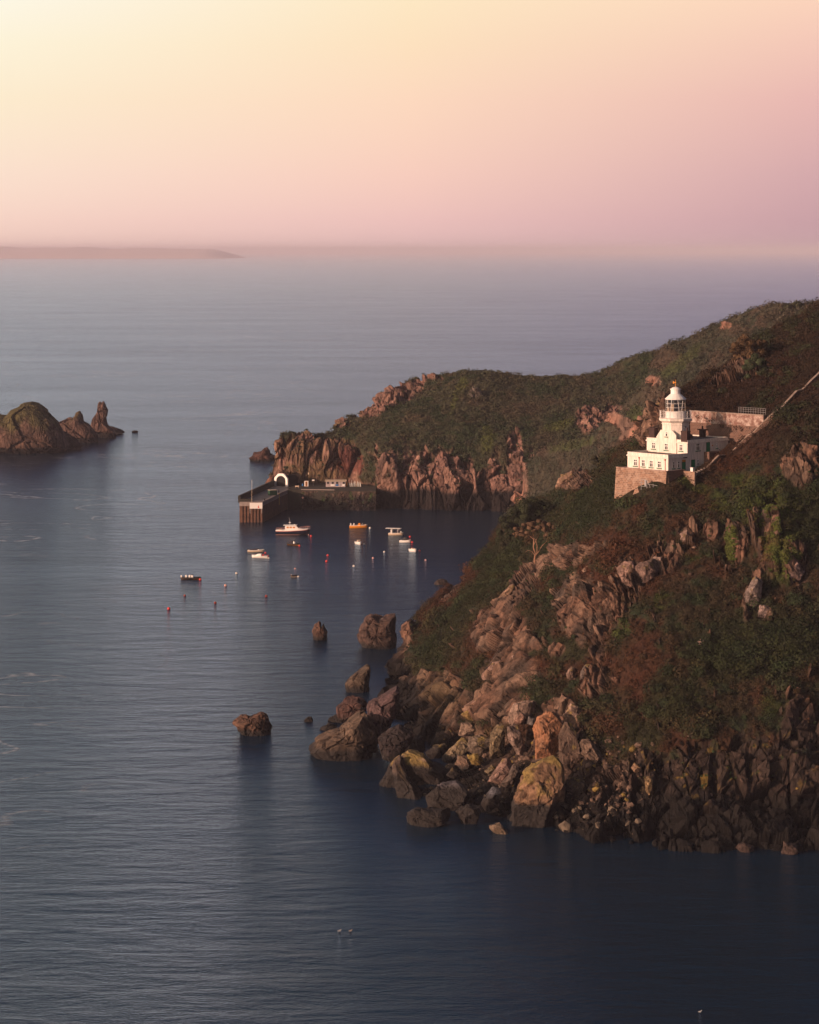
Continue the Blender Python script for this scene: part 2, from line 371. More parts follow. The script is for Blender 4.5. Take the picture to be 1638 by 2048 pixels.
gr = ss(-.25, .35, blob(px, py, GREEN)+.35*nA); br = ss(-.3, .3, blob(px, py, BRACK)+.35*nA); iv = ss(-.1, .25, blob(px, py, IVY)+.3*wob2)
veg_c = mixc(np.tile(np.array((.055, .042, .020)), (len(P), 1)), (.085, .040, .020), ss(-.2, .5, nC+.5*nA))
veg_c = mixc(veg_c, (.030, .047, .018), ss(-.1, .5, nB*.8-nA))
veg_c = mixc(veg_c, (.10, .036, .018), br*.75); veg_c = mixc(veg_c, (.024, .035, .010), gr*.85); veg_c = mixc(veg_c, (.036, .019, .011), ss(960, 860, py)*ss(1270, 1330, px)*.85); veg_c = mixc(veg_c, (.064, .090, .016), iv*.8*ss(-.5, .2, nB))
rock_c = mixc(np.tile(np.array((.28, .155, .105)), (len(P), 1)), (.13, .095, .075), ss(-.3, .5, nC)); rock_c = mixc(rock_c, (.38, .25, .18), ss(.6, .95, r2)*.7)
rock_c = mixc(rock_c, (.12, .085, .07), ss(.5, .05, r1)*.6)
rock_c = mixc(rock_c, (.038, .029, .026), ss(1230, 1330, px+.3*(py-1450))*ss(1370, 1450, py)*.85); rock_c = mixc(rock_c, (.055, .042, .036), ss(1440, 1500, py)*ss(1300, 1200, px)*.75)  # lower-right cliff's shade painted in as near-black rock; ground behind boulders darkened too
lich = ss(.25, .5, nB+.5*nC)*ss(1440, 1480, py)*ss(1700, 1500, px)*ss(-.1, .5, fgN[:, 2]); rock_c = mixc(rock_c, (.33, .22, .04), lich*.75)
rock_c = mixc(rock_c, (.15, .11, .055), ss(.9, .1, np.hypot((px-880)/75, (py-1390)/70))*.8)
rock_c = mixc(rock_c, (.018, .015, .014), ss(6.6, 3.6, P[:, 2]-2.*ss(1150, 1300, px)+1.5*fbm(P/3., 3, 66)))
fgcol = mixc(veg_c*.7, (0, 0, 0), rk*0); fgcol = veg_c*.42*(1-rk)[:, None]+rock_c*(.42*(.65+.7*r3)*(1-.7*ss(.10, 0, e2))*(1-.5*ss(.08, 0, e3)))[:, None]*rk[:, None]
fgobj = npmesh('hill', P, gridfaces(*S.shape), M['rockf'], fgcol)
tag(fgobj, kind='structure')
SF = S; fgveg = (1-rk)*ss(3, 6, P[:, 2])*(~inside)*np.where((u > -1.9) & (u < 14) & (v > -2.2) & (v < 21.9), 0, 1)
cor = (v > -6) & (v < 0) & (u > 0) & (u < 14); fgveg = fgveg*np.where(cor, .5, 1)
fgcolv = veg_c
V1, F1, C1 = leaves(S, P, fgveg, fgcolv*.66, 15000, 50, (.35, 1.5), .13, .1, .75, 3)
r_ = np.random.default_rng(3); big = mixc(fgcolv*.75, (.018, .032, .012), ss(-.1, .2, nA)*.7); keep = ss(.05, .35, fbm(P/9., 3, 97))
V2, F2, C2 = leaves(S, P, fgveg*keep*(near < .05), big, 1500, 190, (1.2, 2.9), .2, .15, .75, 13, .3)
F1 = np.r_[F1, F2+len(V1)]; V1 = np.r_[V1, V2]; C1 = np.r_[C1, C2]
o = npmesh('undergrowth', V1, F1, M['veg'], C1); tag(o, kind='stuff')
iveg = np.maximum(iv*rk, 0)*ss(-.25, .25, fbm(P/2.4, 3, 91))*1.2+.16*rk*ss(1000, 1400, px+py*0)*ss(.2, .6, nB)*ss(7, 10, P[:, 2])
V1, F1, C1 = leaves(S, P, iveg, veg_c*1.2, 3000, 30, (.2, .7), .14, .0, .7, 4)
o = npmesh('ivy', V1, F1, M['veg'], C1); tag(o, kind='stuff')
def hillD(px, py): return float(SF.R(np.array([px]), np.array([py]))[0])
fgR = S.R
# ================================================================ FAR HEADLAND
FHP = [(526,992,528,978,1070),(535,985,540,958,1066),(545,976,548,930,1066),(552,974,553,895,1066),(565,973,562,870,1066),(585,972,585,863,1067),
 (600,972,602,873,1070),(640,972,640,871,1073),(668,972,666,867,1079),(690,972,676,845,1086),(710,972,690,842,1089),(730,975,712,830,1095),
 (745,990,745,806,1105),(755,1017,790,775,1119),(800,1019,830,757,1124),(850,1020,880,750,1119),(900,1021,925,741,1110),(950,1021,965,741,1110),
 (1000,1022,1010,747,1110),(1050,1022,1060,752,1110),(1100,1022,1110,754,1110),(1150,1022,1160,752,1110),(1200,1022,1200,745,1110),
 (1250,1022,1250,722,1110),(1300,1022,1290,708,1105),(1350,1022,1345,697,1100),(1420,1022,1420,665,1100),(1500,1022,1500,630,1090)]
FHC = [(900,900,1046),(900,820,1073),(800,900,1046),(1000,900,1046),(640,910,1062),(700,900,1063),(1150,900,1042),(1150,820,1066),(1300,800,1071),(1300,900,1042),(800,830,1076),(760,950,1033),(850,960,1029),(950,960,1029)]
def footd(x, y): return 1061. if x < 748 else CAMH*F0/(y-HY)
S = sheet(FHP, FHC, 1.7, 190, (20, 4., .8), footd)
P = S.G.reshape(-1, 3).copy(); n0 = S.N.reshape(-1, 3); px, py = S.PX, S.PY
wob = fbm(np.c_[px, py*.5, px*0]/14., 4, 3)
ROCK = [(640,930,95,62,0),(560,920,14,60,0),(830,1000,90,100,0),(1010,1000,90,90,0),(900,1000,120,95,0),(795,792,66,18,-28),(735,815,30,11,-35),(685,850,16,10,0),
 (1030,910,20,50,0),(1230,835,30,26,40),(1255,880,24,24,40),(1285,855,10,18,0),(1180,840,26,30,0),(840,762,20,7,-15),(868,756,18,4,0)]
rk = ss(-.12, .15, blob(px, py, ROCK)+.55*wob); rk = np.maximum(rk, ss(9, 5, P[:, 2]))
Q = np.c_[P[:, 0], P[:, 1]*.7, P[:, 2]*.28]+.5*np.c_[vn(P/9, 1), vn(P/9, 2), vn(P/9, 4)]
h1, e1, r1 = facet(Q/7., 111); h2, e2, r2 = facet(Q/3.6, 121); h3, e3, r3 = facet(Q/1.7, 125)
onq = ss(760, 740, px)
disp = rk*(h1*3.3+h2*1.7+h3*.6-.8*ss(.12, 0, e1)-.25*ss(.12, 0, e2))*(1-.75*onq*ss(20, 10, P[:, 2]))+(1-rk)*(.35*fbm(P/4, 4, 40)+1.8*fbm(P/22, 3, 45))
disp += 4.5*fbm(np.c_[P[:, 0]/24., P[:, 1]/40, P[:, 2]/70], 2, 77)*ss(740, 780, px)*ss(45, 20, P[:, 2])
P += n0*disp[:, None]
nA = fbm(np.c_[px, py, px*0]/30., 4, 50); nB = fbm(P/3., 3, 55); nC = fbm(P/9., 3, 58)
veg_c = mixc(np.tile(np.array((.060, .062, .036)), (len(P), 1)), (.080, .064, .040), ss(-.1, .5, nC+.3*nA)); veg_c = mixc(veg_c, (.030, .045, .020), ss(-.1, .5, nB-nA))
veg_c = mixc(veg_c, (.085, .10, .025), ss(-.2, .3, blob(px, py, [(925,770,10,18,10),(910,800,5,30,20),(975,880,14,24,0),(1120,850,40,10,-20)])+.4*nB)*.7)
rock_c = mixc(np.tile(np.array((.29, .165, .135)), (len(P), 1)), (.17, .105, .085), ss(-.3, .4, nC)); rock_c = mixc(rock_c, (.42, .25, .19), ss(.6, .95, r2)*.7)
rock_c = mixc(rock_c, (.16, .12, .05), ss(-.2, .5, nB+.2)*ss(770, 700, px)*.6)
rock_c = mixc(rock_c, (.12, .034, .030), ss(-.4, .3, blob(px, py, [(700,925,26,24,-20),(722,930,7,26,0)])+.2*nB)*.8)
rock_c = mixc(rock_c, (.025, .02, .02), ss(9.5, 6.5, P[:, 2]+2.*fbm(P/8., 3, 66))*np.where(px < 745, 0, 1))
col = veg_c*.7*(1-rk)[:, None]+rock_c*(.7*(.75+.5*r3)*(1-.3*ss(.1, 0, e2)))[:, None]*rk[:, None]
o = npmesh('headland', P, gridfaces(*S.shape), M['far'], col); tag(o, kind='structure')
V1, F1, C1 = leaves(S, P, (1-rk*.9)*ss(9, 12, P[:, 2]), veg_c*.95, 5000, 26, (.7, 2.2), .28, .05, .6, 5)
o = npmesh('ground_cover', V1, F1, M['veg'], C1); tag(o, kind='stuff')
# ================================================================ MIDDLE SPUR AND RIDGE
MDP = [(1012,1024,1014,1020,1026),(1030,1030,1028,1004,1023),(1060,1045,1042,985,1019),(1100,1060,1051,944,1011),(1140,1070,1073,914,999),(1180,1085,1116,891,982),
 (1220,1095,1155,881,967),(1250,1100,1185,865,955),(1280,1110,1215,842,943),(1310,1115,1245,815,933),(1340,1120,1288,786,925),(1370,1125,1297,765,925),
 (1400,1130,1312,730,929),(1430,1130,1336,697,935),(1480,1130,1400,668,935),(1540,1130,1490,621,925),(1580,1130,1550,610,919),(1620,1130,1600,606,914),(1760,1130,1750,600,914)]
MDC = [(1450,800,875),(1450,900,855),(1300,950,904),(1200,950,933),(1120,980,962),(1650,700,875),(1650,850,855),(1380,760,904)]
S = sheet(MDP, MDC, 1.8, 210, (18, 4., .8))
P = S.G.reshape(-1, 3).copy(); n0 = S.N.reshape(-1, 3); px, py = S.PX, S.PY
wob = fbm(np.c_[px, py, px*0]/16., 4, 3)
rk = ss(-.1, .15, blob(px, py, [(1045,975,12,40,15),(1250,850,40,16,30),(1310,762,16,12,-30),(1262,876,16,22,0),(1225,835,14,12,0),(1450,652,14,5,-20),(1290,850,10,18,0)])+.4*wob)
Q = P+.8*np.c_[vn(P/9, 1), vn(P/9, 2), vn(P/9, 4)]; h1, e1, r1 = facet(Q/6., 211)
P += n0*(rk*h1*2.4+(1-rk)*(.4*fbm(P/4, 4, 40)+3.0*fbm(P/26, 3, 45)))[:, None]
nA = fbm(np.c_[px, py, px*0]/30., 4, 50); nB = fbm(P/3., 3, 55); nC = fbm(P/9., 3, 58)
veg_c = mixc(np.tile(np.array((.066, .060, .042)), (len(P), 1)), (.088, .066, .048), ss(-.1, .5, nC+.3*nA)); veg_c = mixc(veg_c, (.044, .050, .034), ss(-.2, .5, nB-nA))  # lightened greyish olive: some distance haze put into the vegetation colour
veg_c = mixc(veg_c, (.075, .10, .03), ss(-.3, .3, blob(px, py, [(1360,725,60,12,-35),(1150,890,50,8,-15),(1275,830,12,20,0)])+.5*nB)*.5)
rock_c = mixc(np.tile(np.array((.28, .15, .11)), (len(P), 1)), (.15, .10, .08), ss(-.3, .4, nC))
col = veg_c*.8*(1-rk)[:, None]+rock_c*rk[:, None]
o = npmesh('hill', P, gridfaces(*S.shape), M['far'], col); tag(o, kind='structure')
V1, F1, C1 = leaves(S, P, (1-rk), veg_c*.95, 5000, 26, (.6, 2.4), .27, .05, .7, 6)
o = npmesh('bracken', V1, F1, M['veg'], C1); tag(o, kind='stuff')
# ================================================================ ISLAND ON THE HORIZON
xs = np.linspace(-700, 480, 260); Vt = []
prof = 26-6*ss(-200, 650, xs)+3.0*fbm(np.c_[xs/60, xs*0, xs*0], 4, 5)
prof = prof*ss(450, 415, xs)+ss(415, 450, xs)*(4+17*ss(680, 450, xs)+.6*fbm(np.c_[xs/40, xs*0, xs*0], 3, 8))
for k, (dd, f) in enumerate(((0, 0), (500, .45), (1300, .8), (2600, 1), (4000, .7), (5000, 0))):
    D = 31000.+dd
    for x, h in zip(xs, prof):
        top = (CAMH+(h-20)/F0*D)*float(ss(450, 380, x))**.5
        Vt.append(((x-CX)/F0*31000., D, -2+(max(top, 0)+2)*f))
o = npmesh('island', Vt, gridfaces(6, len(xs)), plain('hazy_island_ground', (.72, .58, .56), .95, .06, .002)); tag(o, kind='structure')  # pale pinkish colour puts the distance haze into the ground itself
# ================================================================ BOULDERS, SEA ROCKS, ISLETS
def rock(name, pts, D, label, cat='rock', group=None, thick=None, col=(.24, .16, .12), lichen=.0, wet=3.2, seed=0, nth=64, nph=40, facets=1., mat='rockb', top=None, topcol=None, red=0., zcut=-3.5, under=False, clip=True):
    pts = np.array(pts, float); c = (pts.max(0)+pts.min(0))/2
    c = c*.5+pts.mean(0)*.5
    Xc, Yc, Zc = Wp(c[0], c[1], D); sc = D/F0
    q = (pts-c)*np.array((sc, -sc)); W_, H_ = np.ptp(q[:, 0]), np.ptp(q[:, 1])
    if under:
        q[:, 1] -= ss(-.12*H_, -.38*H_, q[:, 1])*min(.35*H_+.8, 3.); sh = (q[:, 1].max()+q[:, 1].min())/2*.6; q[:, 1] -= sh; Zc += sh; H_ = np.ptp(q[:, 1])
    th = np.linspace(0, 2*np.pi, nth, endpoint=False); rr = np.zeros(nth)
    for k, t in enumerate(th):
        d = np.array((math.cos(t), math.sin(t))); best = 0
        for i in range(len(q)):
            a = q[i]; b = q[(i+1) % len(q)]; e = b-a; den = d[0]*e[1]-d[1]*e[0]
            if abs(den) < 1e-9: continue
            s = (a[0]*e[1]-a[1]*e[0])/den; w = (a[0]*d[1]-a[1]*d[0])/den
            if s > 0 and -1e-6 <= w <= 1+1e-6: best = max(best, s)
        rr[k] = best if best > 0 else rr[k-1]
    if clip: rr = rr*1.09
    T = thick if thick else .48*min(W_, H_)+.12*max(W_, H_)
    ph = np.linspace(.04, np.pi-.04, nph)[:, None]
    s = np.sin(ph)**.62; cz = np.sign(np.cos(ph))*np.abs(np.cos(ph))**.85
    x = s*(rr*np.cos(th))[None]; z = s*(rr*np.sin(th))[None]; y = -cz*T+x*0
    P = np.stack([x, y, z], 2).reshape(-1, 3); n = P/np.array((W_/2, T, H_/2))**2; n /= np.linalg.norm(n, axis=1, keepdims=True)+1e-9
    rp = np.random.default_rng(seed+900)
    for k in range(16 if clip else 0):
        nn = rp.normal(size=3); nn[1] = -abs(nn[1])-.55 if k % 4 else nn[1]*.3; nn[0] += .2*(k % 3-1); nn /= np.linalg.norm(nn)
        dd = P@nn; lim = dd.max()*((.70+.22*rp.random()) if k % 4 else .93+.06*rp.random()); P = P-np.outer(np.maximum(dd-lim, 0), nn)
    size = min(W_, H_); K = size/2.2; pw = P+np.array((seed*17.3, 3.1*seed, 5.7))
    a = .6+.5*((seed*37) % 10)/10
    Q = np.c_[pw[:, 0]*math.cos(a)+pw[:, 2]*math.sin(a), pw[:, 1], (-pw[:, 0]*math.sin(a)+pw[:, 2]*math.cos(a))*.55]
    h1, e1, r1 = facet(Q/K, seed); h2, e2, r2 = facet(Q/(K*.4), seed+5); h3, e3, r3 = facet(Q/(K*.18), seed+9)
    f = facets*size
    P = P+n*(h1*.06*f+h2*.022*f+h3*.010*f-.05*f*ss(.05, 0, e1)-.015*f*ss(.05, 0, e2)+.008*f*fbm(pw/(K*.3), 3, seed)-.03*f)[:, None]
    P = P+np.array((Xc, Yc, Zc)); P[:, 2] = np.maximum(P[:, 2], zcut)
    i = np.arange(nph*nth).reshape(nph, nth); j = np.roll(i, -1, 1)
    Fq = np.stack([i[:-1], j[:-1], j[1:], i[1:]], 2).reshape(-1, 4)
    # caps close both poles
    V = np.r_[P, [P[:nth].mean(0)], [P[-nth:].mean(0)]]; m = len(P)
    tri = [(m, j[0, k], i[0, k], i[0, k]) for k in range(nth)]+[(m+1, i[-1, k], j[-1, k], j[-1, k]) for k in range(nth)]
    nz = np.r_[n[:, 2], 0, 0]
    fb = fbm(V/(K*.5)+seed, 4, 60); fc = fbm(V/(K*.9)+seed, 3, 63)
    col = np.array(col)*.66; rv = np.r_[r2, .5, .5]; ev = np.r_[e2, 1, 1]
    c0 = np.tile(col, (len(V), 1))*(.7+.6*rv)[:, None]*(1-.6*ss(.10, 0, ev))[:, None]; c0 = mixc(c0, np.array(col)*.5, ss(-.2, .5, fb)); c0 = mixc(c0, np.array(col)*1.6, ss(.25, .5, fc)*.7)
    if lichen: c0 = mixc(c0, (.20, .145, .045), ss(.68-lichen, .95-lichen, fb*.8+.35*nz+.25*fc+.15)*.85)
    if red: c0 = mixc(c0, (.40, .16, .07), red*ss(-.6, .2, fc))
    if topcol is not None: c0 = mixc(c0, topcol, ss(top, top+.25, (V[:, 2]-Zc+H_/2)/H_+.25*fb))
    if wet is not None: c0 = mixc(c0, (.02, .017, .016), ss(wet+.6, wet-.5, V[:, 2]+.8*fb))
    Fq = np.array(Fq); me = npmesh(name, V, np.r_[Fq], M[mat], c0)
    # poles as triangles in the same mesh
    import bmesh
    bm = bmesh.new(); bm.from_mesh(me.data); bm.verts.ensure_lookup_table()
    for t in tri:
        try: bm.faces.new([bm.verts[int(k)] for k in t[:3]])
        except ValueError: pass
    bm.to_mesh(me.data); bm.free()
    # origin at the base
    base = np.array((Xc, Yc, max(float(V[:, 2].min()), zcut))); me.data.transform(__import__('mathutils').Matrix.Translation([float(-b) for b in base])); me.location = [float(b) for b in base]
    return tag(me, label, cat, group)
def crop(ox, oy, s, pts): return [(ox+x/s, oy+y/s) for x, y in pts]
def wD(y, z=0): return (CAMH-z)*F0/(y-HY)
RC = dict(nose='boulders piled at the foot of the cliff', sea='rocks standing in the water off the cliff', isl='islets off the harbour mouth', out='outcrops on the hillside')
A = lambda p: crop(440, 1180, 3.561, p)
B = lambda p: crop(740, 1340, 3.276, p)
E_ = lambda p: crop(1140, 1340, 3.289, p)
U_ = lambda p: crop(1100, 980, 3.045, p)
sea = [
 ([(655,290),(672,248),(708,217),(722,240),(722,268),(742,238),(752,265),(770,295),(757,340),(720,352),(668,332)], wD(1278), 'small split-topped brown rock standing alone in open water', .0, (.15,.085,.06)),
 ([(975,310),(1010,240),(1030,200),(1080,165),(1130,190),(1180,185),(1250,172),(1258,270),(1250,390),(1150,398),(1060,375),(1010,350)], wD(1291), 'largest sea rock, square dark block whitened on top by birds', .0, (.13,.08,.065)),
 ([(885,655),(930,620),(1000,560),(1060,522),(1078,550),(1065,650),(1062,700),(1000,715),(940,705),(895,685)], wD(1380), 'sharp dark fin of rock rising to a point just off the cliff nose', .0, (.12,.085,.06)),
 ([(75,940),(150,890),(220,890),(290,868),(345,885),(378,970),(345,1010),(250,1018),(180,1000),(110,965)], wD(1465), 'low rounded dark rock alone in open water, farthest from the cliff', .0, (.15,.085,.06)),
 ([(598,925),(625,903),(650,905),(664,925),(640,936),(612,936)], wD(1442), 'tiny dark rock barely breaking the surface off the slab point', .0, (.05,.04,.035)),
]
for k, (p, D, lab, li, col) in enumerate(sea):
    rock('sea_rock', A(p), D, lab, 'sea rock', RC['sea'], seed=3+k, lichen=li, col=col, wet=1.2, under=True, clip=False, topcol=(.45,.38,.36) if k == 1 else None, top=.93, facets=1.3)
rock('sea_rock', [(867,1171),(873,1161),(882,1158),(893,1160),(897,1170),(890,1176),(876,1176)], 800, 'small dark rock in the bay touching the red bracken slope', 'sea rock', RC['sea'], seed=12, col=(.08,.06,.055), wet=None)
for k, (p, lab) in enumerate([([(1095,1170),(1120,1145),(1150,1138),(1210,1165),(1200,1190),(1150,1196)], 'low barnacled rock in black water below the dark cave cliff, left of a pair'),
        ([(1390,1185),(1408,1130),(1440,1145),(1490,1150),(1500,1185),(1450,1200)], 'low barnacled rock in black water below the dark cave cliff, right of a pair')]):
    rock('sea_rock', E_(p), wD(E_(p)[0][1]+6), lab, 'sea rock', RC['sea'], seed=30+k, col=(.09,.06,.05), wet=None, under=True)
nose = [
 ([(825,830),(900,770),(980,758),(1035,780),(1058,815),(1000,855),(900,865),(840,875)], 5, 'dark red wedge of rock above the slab point, nearest the fin rock', 0., (.13,.07,.06), None),
 ([(760,915),(830,880),(930,865),(960,890),(900,925),(800,945)], 2, 'low black wet ledge beneath the dark red wedge', 0., (.03,.026,.026), None),
 ([(708,985),(780,948),(835,970),(790,1008),(720,1006)], 1, 'small flat brown rock at the tip between ledge and big wedge', 0., (.10,.065,.055), None),
 ([(628,1108),(700,1045),(770,1005),(850,980),(960,900),(1035,862),(1052,900),(1110,1010),(1108,1110),(1090,1165),(980,1190),(800,1180),(700,1140)], 1, 'big pale-topped wedge forming the westernmost point of the cliff', .12, (.15,.105,.075), None),
 ([(1040,860),(1060,800),(1150,740),(1272,676),(1295,720),(1262,800),(1255,870),(1200,940),(1110,1010),(1060,940)], 8, 'long slanting purple slab leaning up against the cliff nose', 0., (.12,.075,.075), None),
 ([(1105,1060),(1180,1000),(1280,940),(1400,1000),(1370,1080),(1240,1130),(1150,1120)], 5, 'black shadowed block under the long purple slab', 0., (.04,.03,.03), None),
]
for k, (p, off, lab, li, col, w) in enumerate(nose):
    q = A(p); b = max(y for x, y in q); D = wD(b-2, 0 if k in (1, 2, 3) else 3.5)+1.5
    rock('boulder', q, D, lab, 'boulder', RC['nose'], seed=41+k, lichen=li, col=col, wet=2.4, under=True, clip=False, facets=1.25, nth=80, nph=50)
bl = [
 ([(205,565),(225,520),(250,450),(290,426),(315,445),(342,438),(362,520),(352,565),(280,570)], -5, 'yellow-green pointed boulder crowning the western heap', .42, (.25,.19,.12), 0),
 ([(210,560),(262,538),(352,560),(400,600),(500,650),(522,690),(470,745),(385,805),(330,795),(260,700),(220,640)], -8, 'long lichened slab sloping down to the water under the pointed boulder', .32, (.22,.16,.11), 0),
 ([(72,745),(105,680),(130,620),(200,560),(218,640),(240,690),(215,770),(180,860),(130,845),(95,815)], -7, 'tall narrow boulder on the seaward edge of the western heap', .25, (.19,.13,.09), 0),
 ([(138,650),(165,600),(200,578),(240,690),(330,800),(385,895),(300,915),(210,920),(180,830)], -9, 'dark triangular boulder with a white-streaked edge beside the long slab', .08, (.12,.085,.07), 0),
 ([(368,830),(450,760),(560,738),(645,780),(605,855),(500,880),(400,905)], -8, 'dark block speckled white with barnacles below the long slab', 0., (.11,.10,.11), 0),
 ([(218,975),(300,905),(400,920),(540,908),(562,960),(450,985),(360,1008),(262,1010)], -9, 'low knobbly barnacled rock awash at the western corner', 0., (.16,.11,.07), 0),
 ([(912,955),(935,880),(955,820),(1000,700),(1045,655),(1100,622),(1200,588),(1245,635),(1257,740),(1250,870),(1225,940),(1150,980),(1085,1035),(1000,1036),(930,1005)], -10, 'massive yellow-topped rounded boulder standing at the water, black below', .40, (.27,.16,.095), 0),
 ([(1072,400),(1100,320),(1155,285),(1212,290),(1262,325),(1262,380),(1240,450),(1243,600),(1180,612),(1100,620),(1088,500)], -7, 'upright orange pillar of rock above the massive yellow-topped boulder', .05, (.29,.165,.10), .35),
 ([(1240,430),(1280,345),(1345,370),(1382,560),(1372,670),(1300,700),(1245,650)], -3, 'dark lichened pillar directly behind the orange pillar', .15, (.15,.10,.075), 0),
 ([(1378,480),(1405,465),(1445,465),(1500,525),(1542,600),(1532,638),(1450,602),(1395,545)], -2, 'tilted oval boulder beside the dark pillar', .12, (.22,.15,.11), 0),
 ([(1255,770),(1330,708),(1400,730),(1425,790),(1340,818)], -3, 'low shadowed boulder between oval boulder and ledges', .10, (.10,.075,.06), 0),
 ([(768,735),(830,650),(872,585),(905,580),(935,610),(900,700),(852,755),(800,765)], -7, 'pink slanting slab in the middle of the heap', .05, (.33,.21,.17), 0),
 ([(848,760),(900,700),(942,615),(985,680),(962,740),(890,775)], -6, 'dark jointed slab leaning on the pink slab', 0., (.16,.12,.10), 0),
 ([(638,560),(700,548),(748,600),(720,625),(665,615)], -4, 'small bright yellow boulder in the middle of the heap', .62, (.30,.20,.06), 0),
 ([(455,595),(530,515),(605,448),(645,468),(632,525),(570,605),(510,615)], -4, 'smooth olive slab with a pale ridge, landward of the pointed boulder', .36, (.26,.20,.13), 0),
 ([(362,545),(420,500),(490,487),(518,530),(450,575),(385,585)], -4, 'squat olive boulder next to the pointed boulder', .30, (.22,.17,.11), 0),
 ([(402,490),(440,412),(525,398),(560,430),(520,470),(430,498)], -2, 'dark boulder with orange edge in front of the black overhang', .05, (.10,.07,.055), 0),
 ([(640,530),(650,440),(720,428),(785,450),(802,540),(700,560)], -3, 'grey cracked block above the small yellow boulder', .18, (.19,.145,.11), 0),
 ([(788,575),(790,430),(830,358),(872,360),(884,470),(880,565)], -3, 'olive upright column between cracked block and grey tall slab', .20, (.20,.15,.09), 0),
 ([(903,385),(965,345),(990,420),(1022,520),(1000,555),(960,548),(912,460)], -3, 'tall grey-pink slab left of the orange pillar', .02, (.24,.17,.14), 0),
 ([(908,285),(960,220),(1030,205),(1085,210),(1102,250),(1062,275),(945,325),(922,372),(908,340)], -3, 'rounded pale boulder on top of the tall grey-pink slab', .08, (.33,.23,.18), 0),
 ([(942,335),(990,283),(1022,310),(1012,345),(960,350)], -4, 'small salmon stone wedged under the rounded pale boulder', 0., (.40,.24,.18), 0),
 ([(1028,352),(1040,305),(1082,320),(1075,365)], -4, 'small grey stone beside the salmon stone', 0., (.25,.22,.21), 0),
 ([(598,290),(672,248),(732,300),(725,345),(640,325)], -3, 'flat-faced yellow block high on the heap', .45, (.30,.20,.08), 0),
 ([(582,425),(598,350),(660,345),(702,400),(655,435)], -3, 'round tan boulder below the flat-faced yellow block', .05, (.28,.20,.15), 0),
 ([(598,255),(700,188),(782,138),(800,180),(762,245),(700,255)], -3, 'long salmon ridge of rock at the top of the heap', .05, (.36,.22,.16), 0),
 ([(1262,310),(1320,220),(1362,240),(1340,270),(1430,295),(1420,318),(1340,305),(1290,345)], -3, 'scattered orange and white slab perched at the edge of the bracken', .35, (.36,.25,.20), 0),
 ([(728,850),(800,768),(862,782),(842,850),(762,875)], -9, 'wet black rock glinting blue-white below the pink slab', 0., (.13,.13,.15), 0),
 ([(775,1025),(850,1003),(922,1052),(850,1064)], -10, 'flat barnacled rock awash beside the massive boulder', 0., (.22,.16,.11), None),
 ([(500,690),(540,640),(590,680),(560,715)], -5, 'small olive boulder between long slab and pink slab', .3, (.22,.16,.09), 0),
 ([(580,560),(640,570),(690,640),(610,660),(560,620)], -5, 'brown wedge-shaped stone beside the small bright yellow boulder', .1, (.24,.16,.12), 0),
 ([(750,665),(800,620),(830,650),(790,690)], -5, 'small flat olive stone behind the pink slab', .3, (.22,.17,.11), 0),
 ([(560,930),(640,880),(720,900),(700,960),(610,975)], -9, 'wet dark rock at the waterline midway to the massive boulder', 0., (.07,.055,.05), 0),
]
for k, (p, off, lab, li, col, red) in enumerate(bl):
    q = B(p); cx = np.mean([a for a, b in q]); cy = np.mean([b for a, b in q])
    D = hillD(cx, min(cy, 1640))+off*.4-1.0
    b = max(y for x, y in q)
    if cy > 1600: D = min(D, wD(b, .4)+1.5)
    rock('boulder', q, D, lab, 'boulder', RC['nose'], seed=60+k, lichen=li, col=col, red=red or 0, wet=None if red is None else 4.3, under=cy > 1575, facets=1.1)
